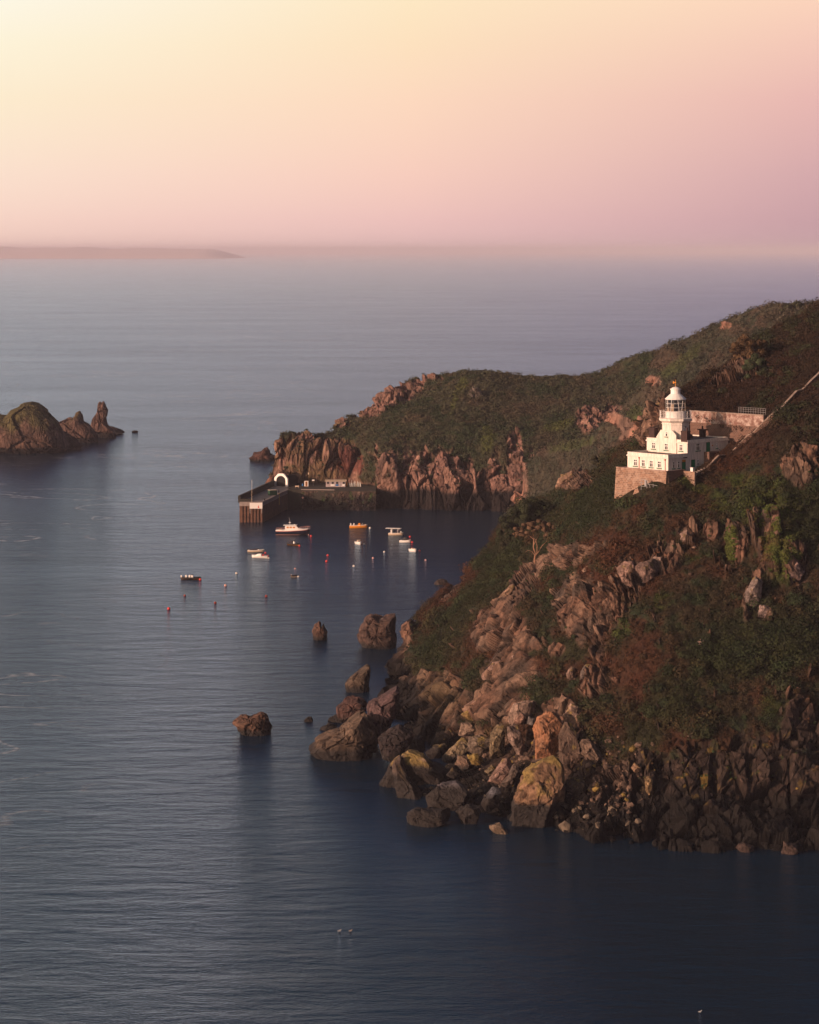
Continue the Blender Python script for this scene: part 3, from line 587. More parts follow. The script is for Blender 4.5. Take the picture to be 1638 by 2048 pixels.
outc = [
 (U_([(408,480),(450,440),(512,436),(520,560),(480,628),(462,622),(430,540)]), 'cracked pale pinkish block, westmost of the outcrop pair on the mid slope', (.34,.22,.18)),
 (U_([(518,470),(560,445),(640,420),(672,450),(655,520),(600,540),(535,605),(520,560)]), 'dark-cracked block adjoining the pale pinkish block', (.24,.16,.135)),
 (U_([(605,430),(650,402),(690,410),(682,470),(640,492)]), 'whitish knob atop the dark-cracked block', (.42,.30,.25)),
 (U_([(785,275),(830,240),(860,290),(850,325),(815,322)]), 'small white-flecked knob west of the ivy buttress', (.30,.21,.17)),
 (U_([(1110,270),(1130,215),(1165,240),(1190,330),(1175,400),(1140,340)]), 'tall grey blade of rock edged with bright ivy', (.27,.21,.18)),
 (U_([(1165,700),(1200,610),(1250,530),(1295,560),(1280,660),(1240,750),(1190,740)]), 'tall grey leaning crag in dark undergrowth below the ivy buttress', (.24,.19,.17)),
 (U_([(1265,775),(1280,700),(1310,705),(1340,735),(1310,775)]), 'pinkish grey stone at the foot of the leaning crag', (.32,.24,.22)),
 (U_([(1445,590),(1450,480),(1478,405),(1520,450),(1550,500),(1500,570)]), 'pinkish grey rock face right below the ivy buttress', (.26,.18,.16)),
 (U_([(895,925),(915,905),(938,910),(930,940),(905,945)]), 'small bright pink stone alone in the bracken', (.5,.36,.30)),
 (U_([(190,1110),(215,1065),(260,1065),(280,1105),(250,1150),(205,1205),(190,1160)]), 'grey rounded boulder above a black hollow', (.20,.16,.14)),
 (U_([(100,1115),(130,1080),(160,1085),(155,1150),(110,1165)]), 'pale block next to the grey rounded boulder', (.28,.19,.15)),
 (U_([(190,490),(230,460),(268,460),(260,480),(205,502)]), 'thin pale ledge of rock lying in the bracken', (.40,.27,.20)),
 (crop(780, 980, 3.9, [(715,1440),(760,1400),(800,1350),(850,1330),(910,1350),(900,1380),(820,1400),(790,1465),(730,1475)]), 'stepped pink and grey slabs in the middle of the cliff face', (.38,.25,.20)),
 (crop(780, 980, 3.9, [(815,880),(880,800),(950,735),(970,745),(940,810),(860,890),(820,900)]), 'long pale slanting slab on the nose ridge', (.40,.26,.18)),
 (crop(780, 980, 3.9, [(950,1300),(1000,1260),(1050,1255),(1040,1290),(1000,1310),(960,1320)]), 'flat white-topped slab above the stepped slabs', (.42,.30,.25)),
 (E_([(780,415),(825,408),(820,430),(795,445),(775,440)]), 'small pink stone caught in bracken above the dark ledges', (.5,.36,.30)),
 (E_([(400,650),(425,612),(470,640),(472,670),(430,678)]), 'rounded tan boulder on the diagonal ledges', (.30,.19,.12)),
 (E_([(495,735),(505,700),(545,700),(540,780),(515,825),(497,790)]), 'narrow ochre pillar on the lower ledges', (.28,.19,.10)),
]
for k, (q, lab, col) in enumerate(outc):
    cx = np.mean([a for a, b in q]); cy = np.mean([b for a, b in q])
    rock('rock_outcrop', q, hillD(cx, cy)-.8, lab, 'outcrop', RC['out'], seed=120+k, lichen=.12 if k != 8 else 0, col=col, wet=None, facets=1.3, nth=56, nph=34)
q = [(1282,862),(1292,838),(1303,818),(1318,803),(1334,797),(1346,806),(1340,850),(1325,880),(1300,884),(1284,882)]
rock('rock_outcrop', q, 577, 'knobbly brown crag rising directly behind the lighthouse tower', 'outcrop', RC['out'], seed=150, lichen=.22, col=(.20,.125,.09), wet=None, facets=1.7, nth=90, nph=50, thick=6)
q = [(1112,985),(1116,965),(1122,952),(1135,948),(1150,940),(1162,944),(1184,942),(1170,960),(1150,985),(1130,992)]
rock('rock_outcrop', q, 683, 'bare tan crag on the skyline of the bushy slope above the bay', 'outcrop', RC['out'], seed=151, lichen=.12, col=(.30,.19,.13), wet=None, facets=1.5, nth=80, nph=44, thick=5)
# islets
I_ = lambda p: crop(0, 760, 5.119, p)
def isl(p, D, lab, name, cat, **k): rock(name, p, D, lab, cat, RC['isl'], mat='far', under=True, clip=False, **k)
isl([(-80,903),(-85,840),(-30,826),(0,830),(10,831),(25,817),(45,808),(62,806),(80,811),(100,826),(118,843),(130,868),(138,885),(120,902),(40,906)], 1327, 'large dome-shaped islet with a grassy crown at the harbour mouth', 'islet', 'islet',
    seed=200, col=(.20,.125,.10), wet=3., topcol=(.085,.075,.035), top=.45, thick=20, nth=160, nph=80, facets=.85)
isl([(80,900),(100,872),(125,860),(150,876),(168,890),(160,898),(100,906)], 1344, 'dark wet rocky shelf along the foot of the domed islet', 'sea_rock', 'sea rock', seed=201, col=(.09,.06,.055), wet=3, thick=9, nth=90)
isl([(104,872),(112,848),(122,840),(137,834),(149,829),(153,821),(160,820),(166,829),(168,840),(180,848),(198,866),(196,884),(130,886)], 1393, 'low peaked islet between the domed islet and the tall stack', 'islet', 'islet', seed=202, col=(.19,.12,.10), wet=3, topcol=(.12,.09,.05), top=.62, thick=9, nth=120, nph=60, facets=1.1)
isl([(176,872),(184,838),(193,822),(194,806),(199,801),(204,805),(207,800),(212,809),(218,818),(217,828),(214,835),(218,852),(234,862),(228,882),(184,884)], 1427, 'tall crooked sea stack with two little horns on top', 'sea_stack', 'sea stack', seed=203, col=(.22,.135,.11), wet=3, thick=6, nth=130, nph=60, facets=1.2)
isl([(150,884),(160,866),(190,858),(225,852),(240,856),(252,864),(240,870),(222,880),(190,886),(165,890)], 1454, 'flat dark skerry at the base of the horned stack', 'sea_rock', 'sea rock', seed=204, col=(.08,.055,.05), wet=3, thick=8, nth=90)
isl([(263,863),(268,860),(277,862),(275,865),(266,865)], 1466, 'tiny skerry just east of the horned stack', 'sea_rock', 'sea rock', seed=205, col=(.06,.045,.04), wet=None, nth=40, nph=20)
isl([(497,914),(508,905),(522,904),(528,895),(535,893),(541,899),(542,905),(553,912),(551,921),(530,922),(510,920)], 1271, 'small peaked rock in open water behind the tunnel headland', 'sea_rock', 'sea rock', seed=206, col=(.13,.07,.06), wet=1., nth=90, nph=40, facets=1.2)
isl([(524,980),(532,962),(541,950),(549,948),(552,965),(550,982),(535,988)], 1068, 'orange-brown rock spur at the sea end of the tunnel headland', 'rock_outcrop', 'outcrop', seed=207, col=(.26,.13,.09), wet=None, thick=6, facets=1.2)
isl([(505,984),(512,978),(516,975),(524,977),(528,985),(515,990)], 1072, 'small dark rock peeping over the pier wall', 'sea_rock', 'sea rock', seed=208, col=(.09,.055,.045), wet=None, nth=40, nph=24)
# loose rubble between the boulders: nobody could count it
r = np.random.default_rng(5); Vr = []; Fr = []; Cr = []
ico = MB(); t_ = (1+5**.5)/2
iv_ = np.array([(-1,t_,0),(1,t_,0),(-1,-t_,0),(1,-t_,0),(0,-1,t_),(0,1,t_),(0,-1,-t_),(0,1,-t_),(t_,0,-1),(t_,0,1),(-t_,0,-1),(-t_,0,1)])/1.9
if_ = np.array([(0,11,5),(0,5,1),(0,1,7),(0,7,10),(0,10,11),(1,5,9),(5,11,4),(11,10,2),(10,7,6),(7,1,8),(3,9,4),(3,4,2),(3,2,6),(3,6,8),(3,8,9),(4,9,5),(2,4,11),(6,2,10),(8,6,7),(9,8,1)])
rows = (np.arange(SF.shape[0]*SF.shape[1])//SF.shape[1]); fp = fgP.reshape(-1, 3)
w = ss(1450, 1500, SF.PY)*ss(1340, 1180, SF.PX)*(fp[:, 2] > .2)*(rows > 5)*(rows < SF.r1)+.012*ss(1500, 1560, SF.PY)*(fp[:, 2] > .2)*(rows < SF.r1)+.03*ss(1000, 1100, SF.PY)*(blob(SF.PX, SF.PY, [(1040,1182,118,30,-47),(1172,1215,75,62,20),(1000,1400,70,42,0),(1350,1120,110,40,-20),(1010,1290,60,60,0)]) > 0)
for q, i in enumerate(r.choice(len(w), 1300, p=w/w.sum())):
    s = .15+.8*r.random()**3.5; sc = s*(.6+.8*r.random(3))*np.array((1, 1, .75)); an = r.random()*6.28; b = r.normal()*.5
    v = iv_*(1+.35*(r.random((12, 1))-.5))*sc; v = v@np.array(((math.cos(an), math.sin(an), 0), (-math.sin(an), math.cos(an), 0), (0, 0, 1))); v = v@np.array(((math.cos(b), 0, math.sin(b)), (0, 1, 0), (-math.sin(b), 0, math.cos(b))))
    p0 = fp[i]; z = p0[2]
    Vr.append(v+p0); Fr.append(if_+12*q)
    c = np.array((.12, .08, .06))*(.4+.9*r.random()); c = c if r.random() > .12 else np.array((.20, .14, .04))
    c = c*(.10 if z < 3.8 else 1)
    if z < 3.8 and r.random() < .25: c = np.array((.12, .095, .07))
    Cr.append(np.tile(c, (12, 1)))
o = npmesh('rubble', np.concatenate(Vr), np.concatenate(Fr), M['rockb'], np.clip(np.concatenate(Cr), 0, 1)); tag(o, kind='stuff')
# ================================================================ LIGHTHOUSE
W1 = 11.7; V1_ = 6.3; VE = 20.0; H1 = 3.9; H2 = 6.7
LHO = empty('lighthouse', LP0, LA, 'white lighthouse with octagonal tower and flat-roofed keepers house on the cliff terrace', 'lighthouse')
b = MB(); b.box(0, W1, 0, V1_, -1, H1-.35)
b.box(-.18, W1+.18, -.18, V1_, 3.0, 3.22); b.box(-.1, W1+.1, -.1, V1_, 3.22, 3.34)
b.box(0, W1, 0, .3, H1-.35, H1); b.box(W1-.3, W1, .3, V1_, H1-.35, H1); b.box(0, .3, .3, V1_, H1-.35, H1); b.build('front_wing', M['white'], LHO)
MB().box(.3, W1-.3, .3, V1_-.01, H1-.35, H1-.28).build('wing_roof', M['roof'], LHO)
b = MB(); b.box(0, W1, V1_, VE, -1, H2-.35); b.box(-.18, W1+.18, V1_-.16, VE+.1, 5.95, 6.15); b.box(-.1, W1+.1, V1_-.08, VE+.05, 6.15, 6.25)
b.box(0, W1, V1_, V1_+.3, H2-.35, H2); b.box(W1-.3, W1, V1_+.3, VE, H2-.35, H2); b.box(0, .3, V1_+.3, VE, H2-.35, H2); b.box(.3, W1-.3, VE-.3, VE, H2-.35, H2)
b.build('keepers_house', M['white'], LHO)
MB().box(.3, W1-.3, V1_+.3, VE-.3, H2-.35, H2-.25).build('house_roof', M['greyroof'], LHO)
# front gable bay flush with the tower
b = MB(); pr = [(3.1, -.9), (8.6, -.9), (8.6, 7.6), (7.5, 8.6), (4.2, 8.6), (2.9, 7.0), (3.1, 6.3)]
b.prism(pr, 1, V1_-.14, V1_+.32)
b.build('gable_bay', M['white'], LHO)
TC = (5.85, 9.15); O8 = math.pi/8
def olathe(prof, ph=O8, n=8): return MB().lathe([(r/math.cos(math.pi/n), z) for r, z in prof], n, ph, TC)
olathe([(2.86, 3), (2.86, 9.7), (2.95, 9.75), (2.95, 9.95), (2.86, 10.0), (2.86, 10.15)]).build('tower', M['white'], LHO)
olathe([(2.86, 10.15), (2.95, 10.2), (3.25, 10.5), (3.5, 10.6), (3.5, 11.05), (3.3, 11.12), (2.2, 11.12)]).build('gallery', M['white'], LHO)
b = MB(); R8 = 3.35
for k in range(16):
    t = O8*k; rr = R8 if k % 2 == 0 else R8/math.cos(O8)*.985
    t0 = t; x, y = TC[0]+rr*math.cos(t0), TC[1]+rr*math.sin(t0)
    b.tube((x, y, 11.12), (x, y, 12.75), .05, n=6)
for z in (11.5, 11.9, 12.3, 12.72):
    for k in range(8):
        a0, a1 = O8+k*2*O8, O8+(k+1)*2*O8; q = R8/math.cos(O8)*.985
        b.tube((TC[0]+q*math.cos(a0), TC[1]+q*math.sin(a0), z), (TC[0]+q*math.cos(a1), TC[1]+q*math.sin(a1), z), .03, n=5)
b.build('gallery_railing', M['trim'], LHO)
MB().lathe([(2.2, 11.1), (2.2, 12.3), (2.28, 12.35), (2.28, 12.5), (2.1, 12.52)], 28, 0, TC).build('lantern_base', M['trim'], LHO)
# lantern: glass drum with slanted bars
b = MB(); nb = 10; lr = 2.1; z0, z1 = 12.52, 15.2
for z in (z0+.03, z0+.92, z0+1.8, z1-.03):
    for k in range(nb*2):
        a0, a1 = math.pi*k/nb, math.pi*(k+1)/nb
        b.tube((TC[0]+lr*math.cos(a0), TC[1]+lr*math.sin(a0), z), (TC[0]+lr*math.cos(a1), TC[1]+lr*math.sin(a1), z), .035, n=5)
for k in range(nb):
    a0 = 2*math.pi*k/nb; a1 = a0+(.17 if k % 2 else -.17)
    b.tube((TC[0]+lr*math.cos(a0), TC[1]+lr*math.sin(a0), z1), (TC[0]+lr*math.cos(a1), TC[1]+lr*math.sin(a1), z0), .045, n=5)
lf = b.build('lantern', M['trim'], LHO)
gm = bpy.data.materials.new('lantern_glass'); gm.use_nodes = True; nt = gm.node_tree; nt.nodes.remove(nt.nodes['Principled BSDF'])
tr = N(nt, 'ShaderNodeBsdfTransparent'); tr.inputs[0].default_value = (.78, .72, .66, 1); gl = N(nt, 'ShaderNodeBsdfGlossy'); gl.inputs['Roughness'].default_value = .08
mx = N(nt, 'ShaderNodeMixShader'); mx.inputs[0].default_value = .10; nt.links.new(tr.outputs[0], mx.inputs[1]); nt.links.new(gl.outputs[0], mx.inputs[2]); nt.links.new(mx.outputs[0], nt.nodes['Material Output'].inputs[0])
g = MB(); n = 28; v = [(TC[0]+(lr-.06)*math.cos(2*math.pi*k/n), TC[1]+(lr-.06)*math.sin(2*math.pi*k/n), z) for z in (z0+.02, z1-.02) for k in range(n)]
g.add(v, [(k, (k+1) % n, n+(k+1) % n, n+k) for k in range(n)]); g.build('glazing', gm, lf)
b = MB().lathe([(.5, 12.5), (.5, 12.9), (.75, 13.1), (.8, 13.7), (.6, 14.2), (.3, 14.4), (.3, 15.2)], 16, 0, TC); b.build('lamp', M['black'], lf)
for bb in ((.2, .9, -1.7, -1.6, 14.2), (-1.3, -.7, -1.3, -1.2, 13.3)): MB().box(TC[0]+bb[0], TC[0]+bb[1], TC[1]+bb[2], TC[1]+bb[3], 12.6, bb[4]).build('blind', M['cream'], lf)
MB().lathe([(2.0, 15.15), (2.32, 15.2), (2.32, 15.32), (1.2, 16.35), (1.05, 16.42), (1.05, 17.3), (1.2, 17.32), (1.2, 17.5), (1.0, 17.52), (.75, 17.75), (.25, 17.9), (.1, 17.95)], 16, 0, TC).build('lantern_roof', M['trim'], LHO)
b = MB().tube((*TC, 17.9), (*TC, 19.5), .07, .05, 6); b.box(TC[0]-.5, TC[0]+.15, TC[1]-.03, TC[1]+.03, 18.75, 18.95); b.box(TC[0]-.75, TC[0]-.4, TC[1]-.03, TC[1]+.03, 18.6, 19.1); b.lathe([(.02, 18.2), (.14, 18.35), (.02, 18.5)], 8, 0, TC)
b.build('weather_vane', M['amber'], LHO)
# windows and doors: a face is 'f' (looking at -y) or 's' (looking at +x)
def slab(b, face, at, a0, a1, z0, z1, d0, d1):
    if face == 'f': b.box(a0, a1, at-d1, at-d0, z0, z1)
    else: b.box(at+d0, at+d1, a0, a1, z0, z1)
def window(face, at, c, w, z0, z1, mull=1, sill=True, trans=.62):
    b = MB(); f = .11
    slab(b, face, at, c-w/2, c-w/2+f, z0, z1, .0, .06); slab(b, face, at, c+w/2-f, c+w/2, z0, z1, .0, .06)
    slab(b, face, at, c-w/2+f, c+w/2-f, z1-f, z1, .0, .06); slab(b, face, at, c-w/2+f, c+w/2-f, z0, z0+f, .0, .06)
    zt = z0+(z1-z0)*trans; slab(b, face, at, c-w/2+f, c+w/2-f, zt-.06, zt+.06, .0, .055)
    if mull: slab(b, face, at, c-.05, c+.05, z0+f, zt-.06, .0, .052); slab(b, face, at, c-.05, c+.05, zt+.06, z1-f, .0, .052)
    o = b.build('window', M['trim'], LHO)
    p = MB(); slab(p, face, at, c-w/2+.05, c+w/2-.05, z0+.05, z1-.05, .0, .025); p.build('pane', M['glass'], o)
    if sill:
        p = MB(); slab(p, face, at, c-w/2-.16, c+w/2+.16, z0-.20, z0-.02, .0, .22); p.build('sill', M['sill'], o)
    return o
for u_ in (2.35, 4.6, 6.9, 9.2): window('f', 0, u_, 1.0, .95, 2.4)
for v_ in (1.75, 3.4): window('s', W1, v_, .6, .9, 2.35, 0)
for u_ in (2.0, 9.9): window('f', V1_, u_, 1.0, 4.3, 5.7)
window('f', V1_-.14, 5.8, 1.0, 4.25, 5.7)
window('s', W1, 9.75, 1.25, 4.3, 5.85); window('s', W1, 9.75, .6, .9, 2.3, 0); window('s', W1, 16.1, .4, 4.5, 5.7, 0)
window('f', V1_-.14, 5.85, .62, 7.2, 8.25, 0, True, .7)
def towerwin(ang, z0, z1, w):
    d = np.array((math.cos(ang), math.sin(ang))); t = np.array((-d[1], d[0])); c = np.array(TC)+d*2.86
    def pl(a0, a1, zz0, zz1, d0, d1):
        q = [c+t*a0+d*d0, c+t*a1+d*d0, c+t*a1+d*d1, c+t*a0+d*d1]; return MB().prism([tuple(k) for k in q], 2, zz0, zz1)
    b = MB()
    for a in (pl(-w/2, -w/2+.08, z0, z1, 0, .05), pl(w/2-.08, w/2, z0, z1, 0, .05), pl(-w/2+.08, w/2-.08, z1-.08, z1, 0, .05), pl(-w/2+.08, w/2-.08, z0, z0+.08, 0, .05), pl(-.03, .03, z0+.08, z1-.08, 0, .045)): b.add(a.v, a.f)
    o = b.build('window', M['trim'], LHO); pl(-w/2+.05, w/2-.05, z0+.05, z1-.05, 0, .02).build('pane', M['glass'], o)
towerwin(0, 9.0, 9.6, .6); towerwin(0, 7.1, 8.3, .75)
def door(v_, w, z0, z1, trans=False):
    b = MB(); slab(b, 's', W1, v_-w/2, v_+w/2, z0, z1, 0, .05)
    for q in (-.25, .25): slab(b, 's', W1, v_+q*w-w*.16, v_+q*w+w*.16, z0+.2, z0+.9, .05, .07); slab(b, 's', W1, v_+q*w-w*.16, v_+q*w+w*.16, z0+1.05, z1-.15, .05, .07)
    o = b.build('door', M['green'], LHO)
    f = MB(); slab(f, 's', W1, v_-w/2-.1, v_-w/2, z0, z1+.1, 0, .04); slab(f, 's', W1, v_-w/2, v_+w/2, z1, z1+.1, 0, .04); f.build('door_frame', M['rust'], o)
    MB().tube((W1+.05, v_+w*.38, z0+1.0), (W1+.13, v_+w*.38, z0+1.0), .04, n=6).build('handle', M['steel'], o)
    if trans: p = MB(); slab(p, 's', W1, v_-w/2, v_+w/2, z1+.1, z1+.55, 0, .03); p.build('transom', M['amber'], o)
door(5.1, 1.15, 0, 2.0, True); door(8.2, 1.15, 0, 2.3); door(13.2, 1.15, 3.85, 5.9)
b = MB(); slab(b, 's', W1, 4.6, 5.7, 2.95, 3.12, .18, .5); b.build('door_canopy', M['black'], LHO)
b = MB(); slab(b, 's', W1, 14.45, 14.7, 5.0, 5.25, 0, .12); b.build('wall_lamp', M['amber'], LHO)
for u_, zt in ((3.45, 2.75), (10.9, 2.75)):
    o = MB().tube((u_, -.09, -.2), (u_, -.09, zt), .055, n=8).build('drainpipe', M['red'], LHO)
    MB().lathe([(.08, zt-.15), (.17, zt), (.17, zt+.15), (.05, zt+.18)], 8, 0, (u_, -.12)).build('hopper', M['red'], o)
b = MB(); b.tube((8.75, V1_-.08, 3.6), (8.75, V1_-.08, 6.0), .05, n=6); b.build('drainpipe', M['white'], LHO)
def chim(u0, u1, v0, v1, z0, z1, pots, cap=.12, m='chim'):
    b = MB().box(u0, u1, v0, v1, z0, z1); b.box(u0-cap, u1+cap, v0-cap, v1+cap, z1, z1+.22)
    o = b.build('chimney', M[m], LHO)
    for (x, y) in pots: MB().lathe([(.2, z1+.2), (.17, z1+.9), (.2, z1+.95)], 10, 0, (x, y)).build('chimney_pot', M[m], o)
chim(.35, 1.9, V1_+.35, V1_+1.6, 6.35, 8.6, [])
chim(9.9, 11.65, V1_-.05, V1_+1.0, 6.28, 8.45, [(11.2, V1_+.5)], .06)
chim(5.4, 6.6, 17.6, 18.5, 6.4, 8.0, [(6.0, 18.0)], .3)
MB().lathe([(.55, 6.4), (.5, 7.2), (.3, 7.5), (.05, 7.6)], 12, 0, (9.6, 8.6)).build('roof_vent', M['trim'], LHO)
MB().box(5.2, 6.6, 10.6+2, 12.0+2, 6.42, 7.3).build('roof_hatch', M['roof'], LHO)
b = MB(); b.tube((5, 1.2, 3.55), (5, 1.2, 5.0), .03, n=5)
# porch block with a landing in front of the upper door
b = MB().box(W1, W1+1.5, 11.8, 15.2, -1, 3.8); b.box(W1, W1+1.6, 11.7, 15.3, 3.8, 3.9); b.build('entrance_landing', M['wall2'], LHO)
b = MB()
for k in range(7): b.box(W1, W1+1.4, 15.3+k*.3, 15.6+k*.3, 2.2, 3.9-k*.0)
b.build('door_steps', M['concrete'], LHO)
# terrace retaining wall (battered), a thing of its own
TW = empty('terrace_wall', fromloc(0, 0), LA, 'battered pinkish masonry terrace wall carrying the lighthouse forecourt', 'terrace wall')
u0, u1, v0 = -1.7, 12.8, -1.8
b = MB()
def bat(p, q, nrm, z0, z1, t=.5, ba=.09):
    p = np.array(p, float); q = np.array(q, float); nrm = np.array(nrm, float); r = []
    for z in (z0, z1):
        o = nrm*ba*(z1-z); r.append([tuple(p+o)+(z,), tuple(q+o)+(z,), tuple(q-nrm*t)+(z,), tuple(p-nrm*t)+(z,)])
    b.loft(r)
bat((u0, v0), (u1, v0), (0, -1), -9, .52); bat((u0, v0+.51), (u0, 6), (-1, 0), -9, .50); b.build('wall', M['wall'], TW)
b = MB(); bat((u1+.0, v0+.51), (u1+.0, 4.2), (1, 0), -6, .50); b.build('side_wall', M['wall2'], TW)
b = MB(); b.box(u0-.08, u1+.08, v0-.08, v0+.5, .52, .62); b.box(u1-.5, u1+.08, v0+.5, 4.2, .50, .6); b.build('coping', M['plaster'], TW)
b = MB(); b.box(u0+.5, u1-.5, v0+.5, 0-.0, -1, -.02); b.box(W1, u1-.5, 0, 4.2, -1, -.02); b.build('terrace_floor', M['concrete'], TW)
o = MB().box(12.8, 16.2, 3.4, 3.9, -4.5, .35).build('garden_wall', M['wall'], None)
o.location = fromloc(0, 0); o.rotation_euler = (0, 0, LA); tag(o, 'short sunlit stretch of wall right of the terrace corner, holding a white box', 'wall')
def placed(o, u=0, v=0, z=0): o.location = fromloc(u, v, z); o.rotation_euler = (0, 0, LA); return o
b = MB().box(-.35, .35, -.3, .3, 0, .75); b.box(-.4, .4, -.35, .35, .75, .85); tag(placed(b.build('utility_box', M['trim']), 15.4, 3.65, .35), 'small white box on the short wall by the green doors', 'box')
# big back retaining wall
RW = empty('retaining_wall', fromloc(0, 21.5), LA, 'tall brown retaining wall with pale plastered top behind the lighthouse', 'retaining wall')
MB().box(-.6, 20.4, 0, .7, -1, 9.3).build('lower_wall', M['wall2'], RW)
MB().box(-.6, 20.4, -.08, .7, 9.3, 11.7).build('plastered_band', M['plaster'], RW)
MB().box(-.7, 20.5, -.16, .78, 11.7, 11.95).build('coping', M['coping'], RW)
b = MB(); n = 12
for k in range(n): x = 12.8+k*(7.6/(n-1)); b.tube((x, .3, 0), (x, .3, 1.3), .04, n=5)
for z in (.45, .9, 1.3): b.tube((12.8, .3, z), (20.4, .3, z), .035, n=5)
tag(placed(b.build('handrail', M['steel']), 0, 21.9, 11.95), 'thin metal handrail along the top end of the retaining wall', 'railing')
# stepped boundary wall climbing the hill
BP = [(1399,948,540),(1415,933,541),(1437,911,543),(1457,909,545.5),(1470,896,545),(1495,870,544.5),(1504,867,544.2),(1525,845,543.5),(1546,826,543.0),(1560,818,545),(1578,798,548),(1593,782,551),(1605,779,553),(1622,761,556),(1640,744,559),(1675,710,564),(1720,680,570)]
pts = np.array([Wp(*q) for q in BP]); b = MB(); cp = MB()
def ribbon(B_, pts, hw, zt, zb):
    rings = []
    for i, p in enumerate(pts):
        d = pts[min(i+1, len(pts)-1)]-pts[max(i-1, 0)]; d[2] = 0; d /= np.linalg.norm(d); s = np.array((-d[1], d[0], 0))*hw
        rings.append([tuple(p-s+(0, 0, zb)), tuple(p+s+(0, 0, zb)), tuple(p+s+(0, 0, zt)), tuple(p-s+(0, 0, zt))])
    B_.loft(rings)
BW = empty('boundary_wall', tuple(pts[0]), 0, 'long stepped stone boundary wall with pale coping climbing the hill diagonally', 'boundary wall')
rel = pts-pts[0]
ribbon(b, rel, .22, -.12, -3.2); b.build('wall', M['wall2'], BW); ribbon(cp, rel, .27, .1, -.14); cp.build('coping', M['coping'], BW)
# stone steps between house and boundary wall
b = MB()
for k in range(16):
    v_ = 5.5+k*.78; b.box(12.9, 14.6 if k < 10 else 14.0, v_, v_+.8, -1.5, -.1+k*.215)
tag(placed(b.build('steps', M['concrete'])), 'narrow concrete steps rising between house and boundary wall', 'steps')
# hoist gantry and stone footing below the terrace
b = MB()
for x, z in ((0, 1.9), (1.6, 1.9), (3.4, 1.2)): b.tube((x, 0, -1), (x, 0, z), .06, n=6)
b.tube((0, 0, 1.9), (1.6, 0, 1.9), .06, n=6); b.tube((-.6, 0, 1.3), (4.6, 0, .9), .05, n=6); b.tube((0, 0, .5), (4.6, 0, .3), .05, n=6); b.tube((1.6, 0, 1.9), (3.0, 0, -.2), .05, n=6); b.box(1.1, 1.5, -.2, .2, .6, 1.9)
tag(placed(b.build('gantry', M['steel']), 7.2, -3.6, -3.4), 'white steel gantry and rails below the terrace wall', 'gantry')
b = MB(); b.loft([[(-1.1, -1.2, -3), (1.3, -1.2, -3), (1.3, .8, -3), (-1.1, .8, -3)], [(-.8, -.9, .4), (1.1, -.9, .6), (1.1, .8, .6), (-.8, .8, .4)], [(-.5, -.6, 1.7), (.4, -.6, 2.0), (.5, .8, 2.1), (-.6, .8, 1.7)]])
tag(placed(b.build('stone_footing', M['wall']), 6.2, -3.4, -5.3), 'sunlit stone footing under the west end of the gantry', 'footing')
b = MB(); b.loft([[(-.7, -.9, -3), (.9, -.9, -3), (.9, .8, -3), (-.7, .8, -3)], [(-.5, -.6, 1.2), (.7, -.6, 1.3), (.7, .7, 1.3), (-.5, .7, 1.2)]])
tag(placed(b.build('stone_footing', M['wall']), 11.9, -3.0, -4.3), 'sunlit stone pier under the east end of the gantry rail', 'footing')
# ================================================================ PIER AND QUAY
DZ = 8.0
def gp2(px, py, z=DZ): p = Gp(px, py, z); return np.array(p[:2])
fl, fr_ = gp2(479, 1004), gp2(525, 1004)
right = [fr_, gp2(552.5, 990.6), gp2(561, 985.5), gp2(575.5, 979.5), gp2(602, 979.5)]
PO = np.array((*fl, 0.))
def corr(a, b, n, amp):
    out = []; d = (b-a); L_ = np.linalg.norm(d); nn = np.array((d[1], -d[0]))/L_
    for k in range(n):
        t0 = k/n
        for f, o in ((0, 0), (.45, 0), (.5, amp), (.95, amp)): out.append(a+d*(t0+f/n)+nn*o)
    return out
PIER = empty('pier', tuple(PO), 0, 'steel-piled stone pier with walled seaward side running out from the tunnel', 'pier')
front = corr(fl, fr_, 7, .35); side = corr(right[0], right[1], 14, .3)+corr(right[1], right[2], 4, .25)
def relp(L): return [tuple(np.array(q)-PO[:2]) for q in L]
back = [right[2], right[3], gp2(575.5, 969), gp2(545, 969)]
b = MB().prism(relp(front+side+back), 2, -4, DZ-1.6); b.build('sheet_piling', M['rust'], PIER)
b = MB().prism(relp([fl, fr_]+right[1:4]+back[2:]), 2, DZ-1.6, DZ); b.build('deck', M['concrete'], PIER)
q = [gp2(480.5, 1003), gp2(556, 968.5)]; d = q[1]-q[0]; d /= np.linalg.norm(d); nn = np.array((-d[1], d[0]))*.9
a0, a1 = q[0]-PO[:2], q[1]-PO[:2]
b = MB().prism([tuple(a0), tuple(a1), tuple(a1+nn), tuple(a0+nn)], 2, DZ-.5, DZ+2.3); 
c0 = a0; c1 = a0+np.array((5.0, -.6)); b.prism([tuple(c0+(0, -.8)), tuple(c0+(4.6, -.8)), tuple(c0+(4.6, 0)), tuple(c0+(0, 0))], 2, DZ+.003, DZ+1.1)
b.build('parapet', M['quay'], PIER)
tag_q = empty('quay', tuple(np.array((*gp2(600, 980), 0.))), 0, 'dark weedy stone quay wall below the harbour buildings', 'quay')
qo = gp2(600, 980)
qf = [gp2(575.5, 979.8), gp2(602, 979.8), gp2(640, 980.5), gp2(700, 981), gp2(752, 981.5)]; qb = [gp2(752, 966), gp2(548, 966)]
rg = []
for z, off in ((-4, 2.0), (DZ-.6, 0), (DZ-.3, -.1), (DZ-.02, -.1)):
    rg.append([(x-qo[0], y-qo[1]-off, z) for x, y in qf]+[(x-qo[0], y-qo[1], z) for x, y in qb])
MB().loft(rg).build('quay_wall', M['quay'], tag_q)
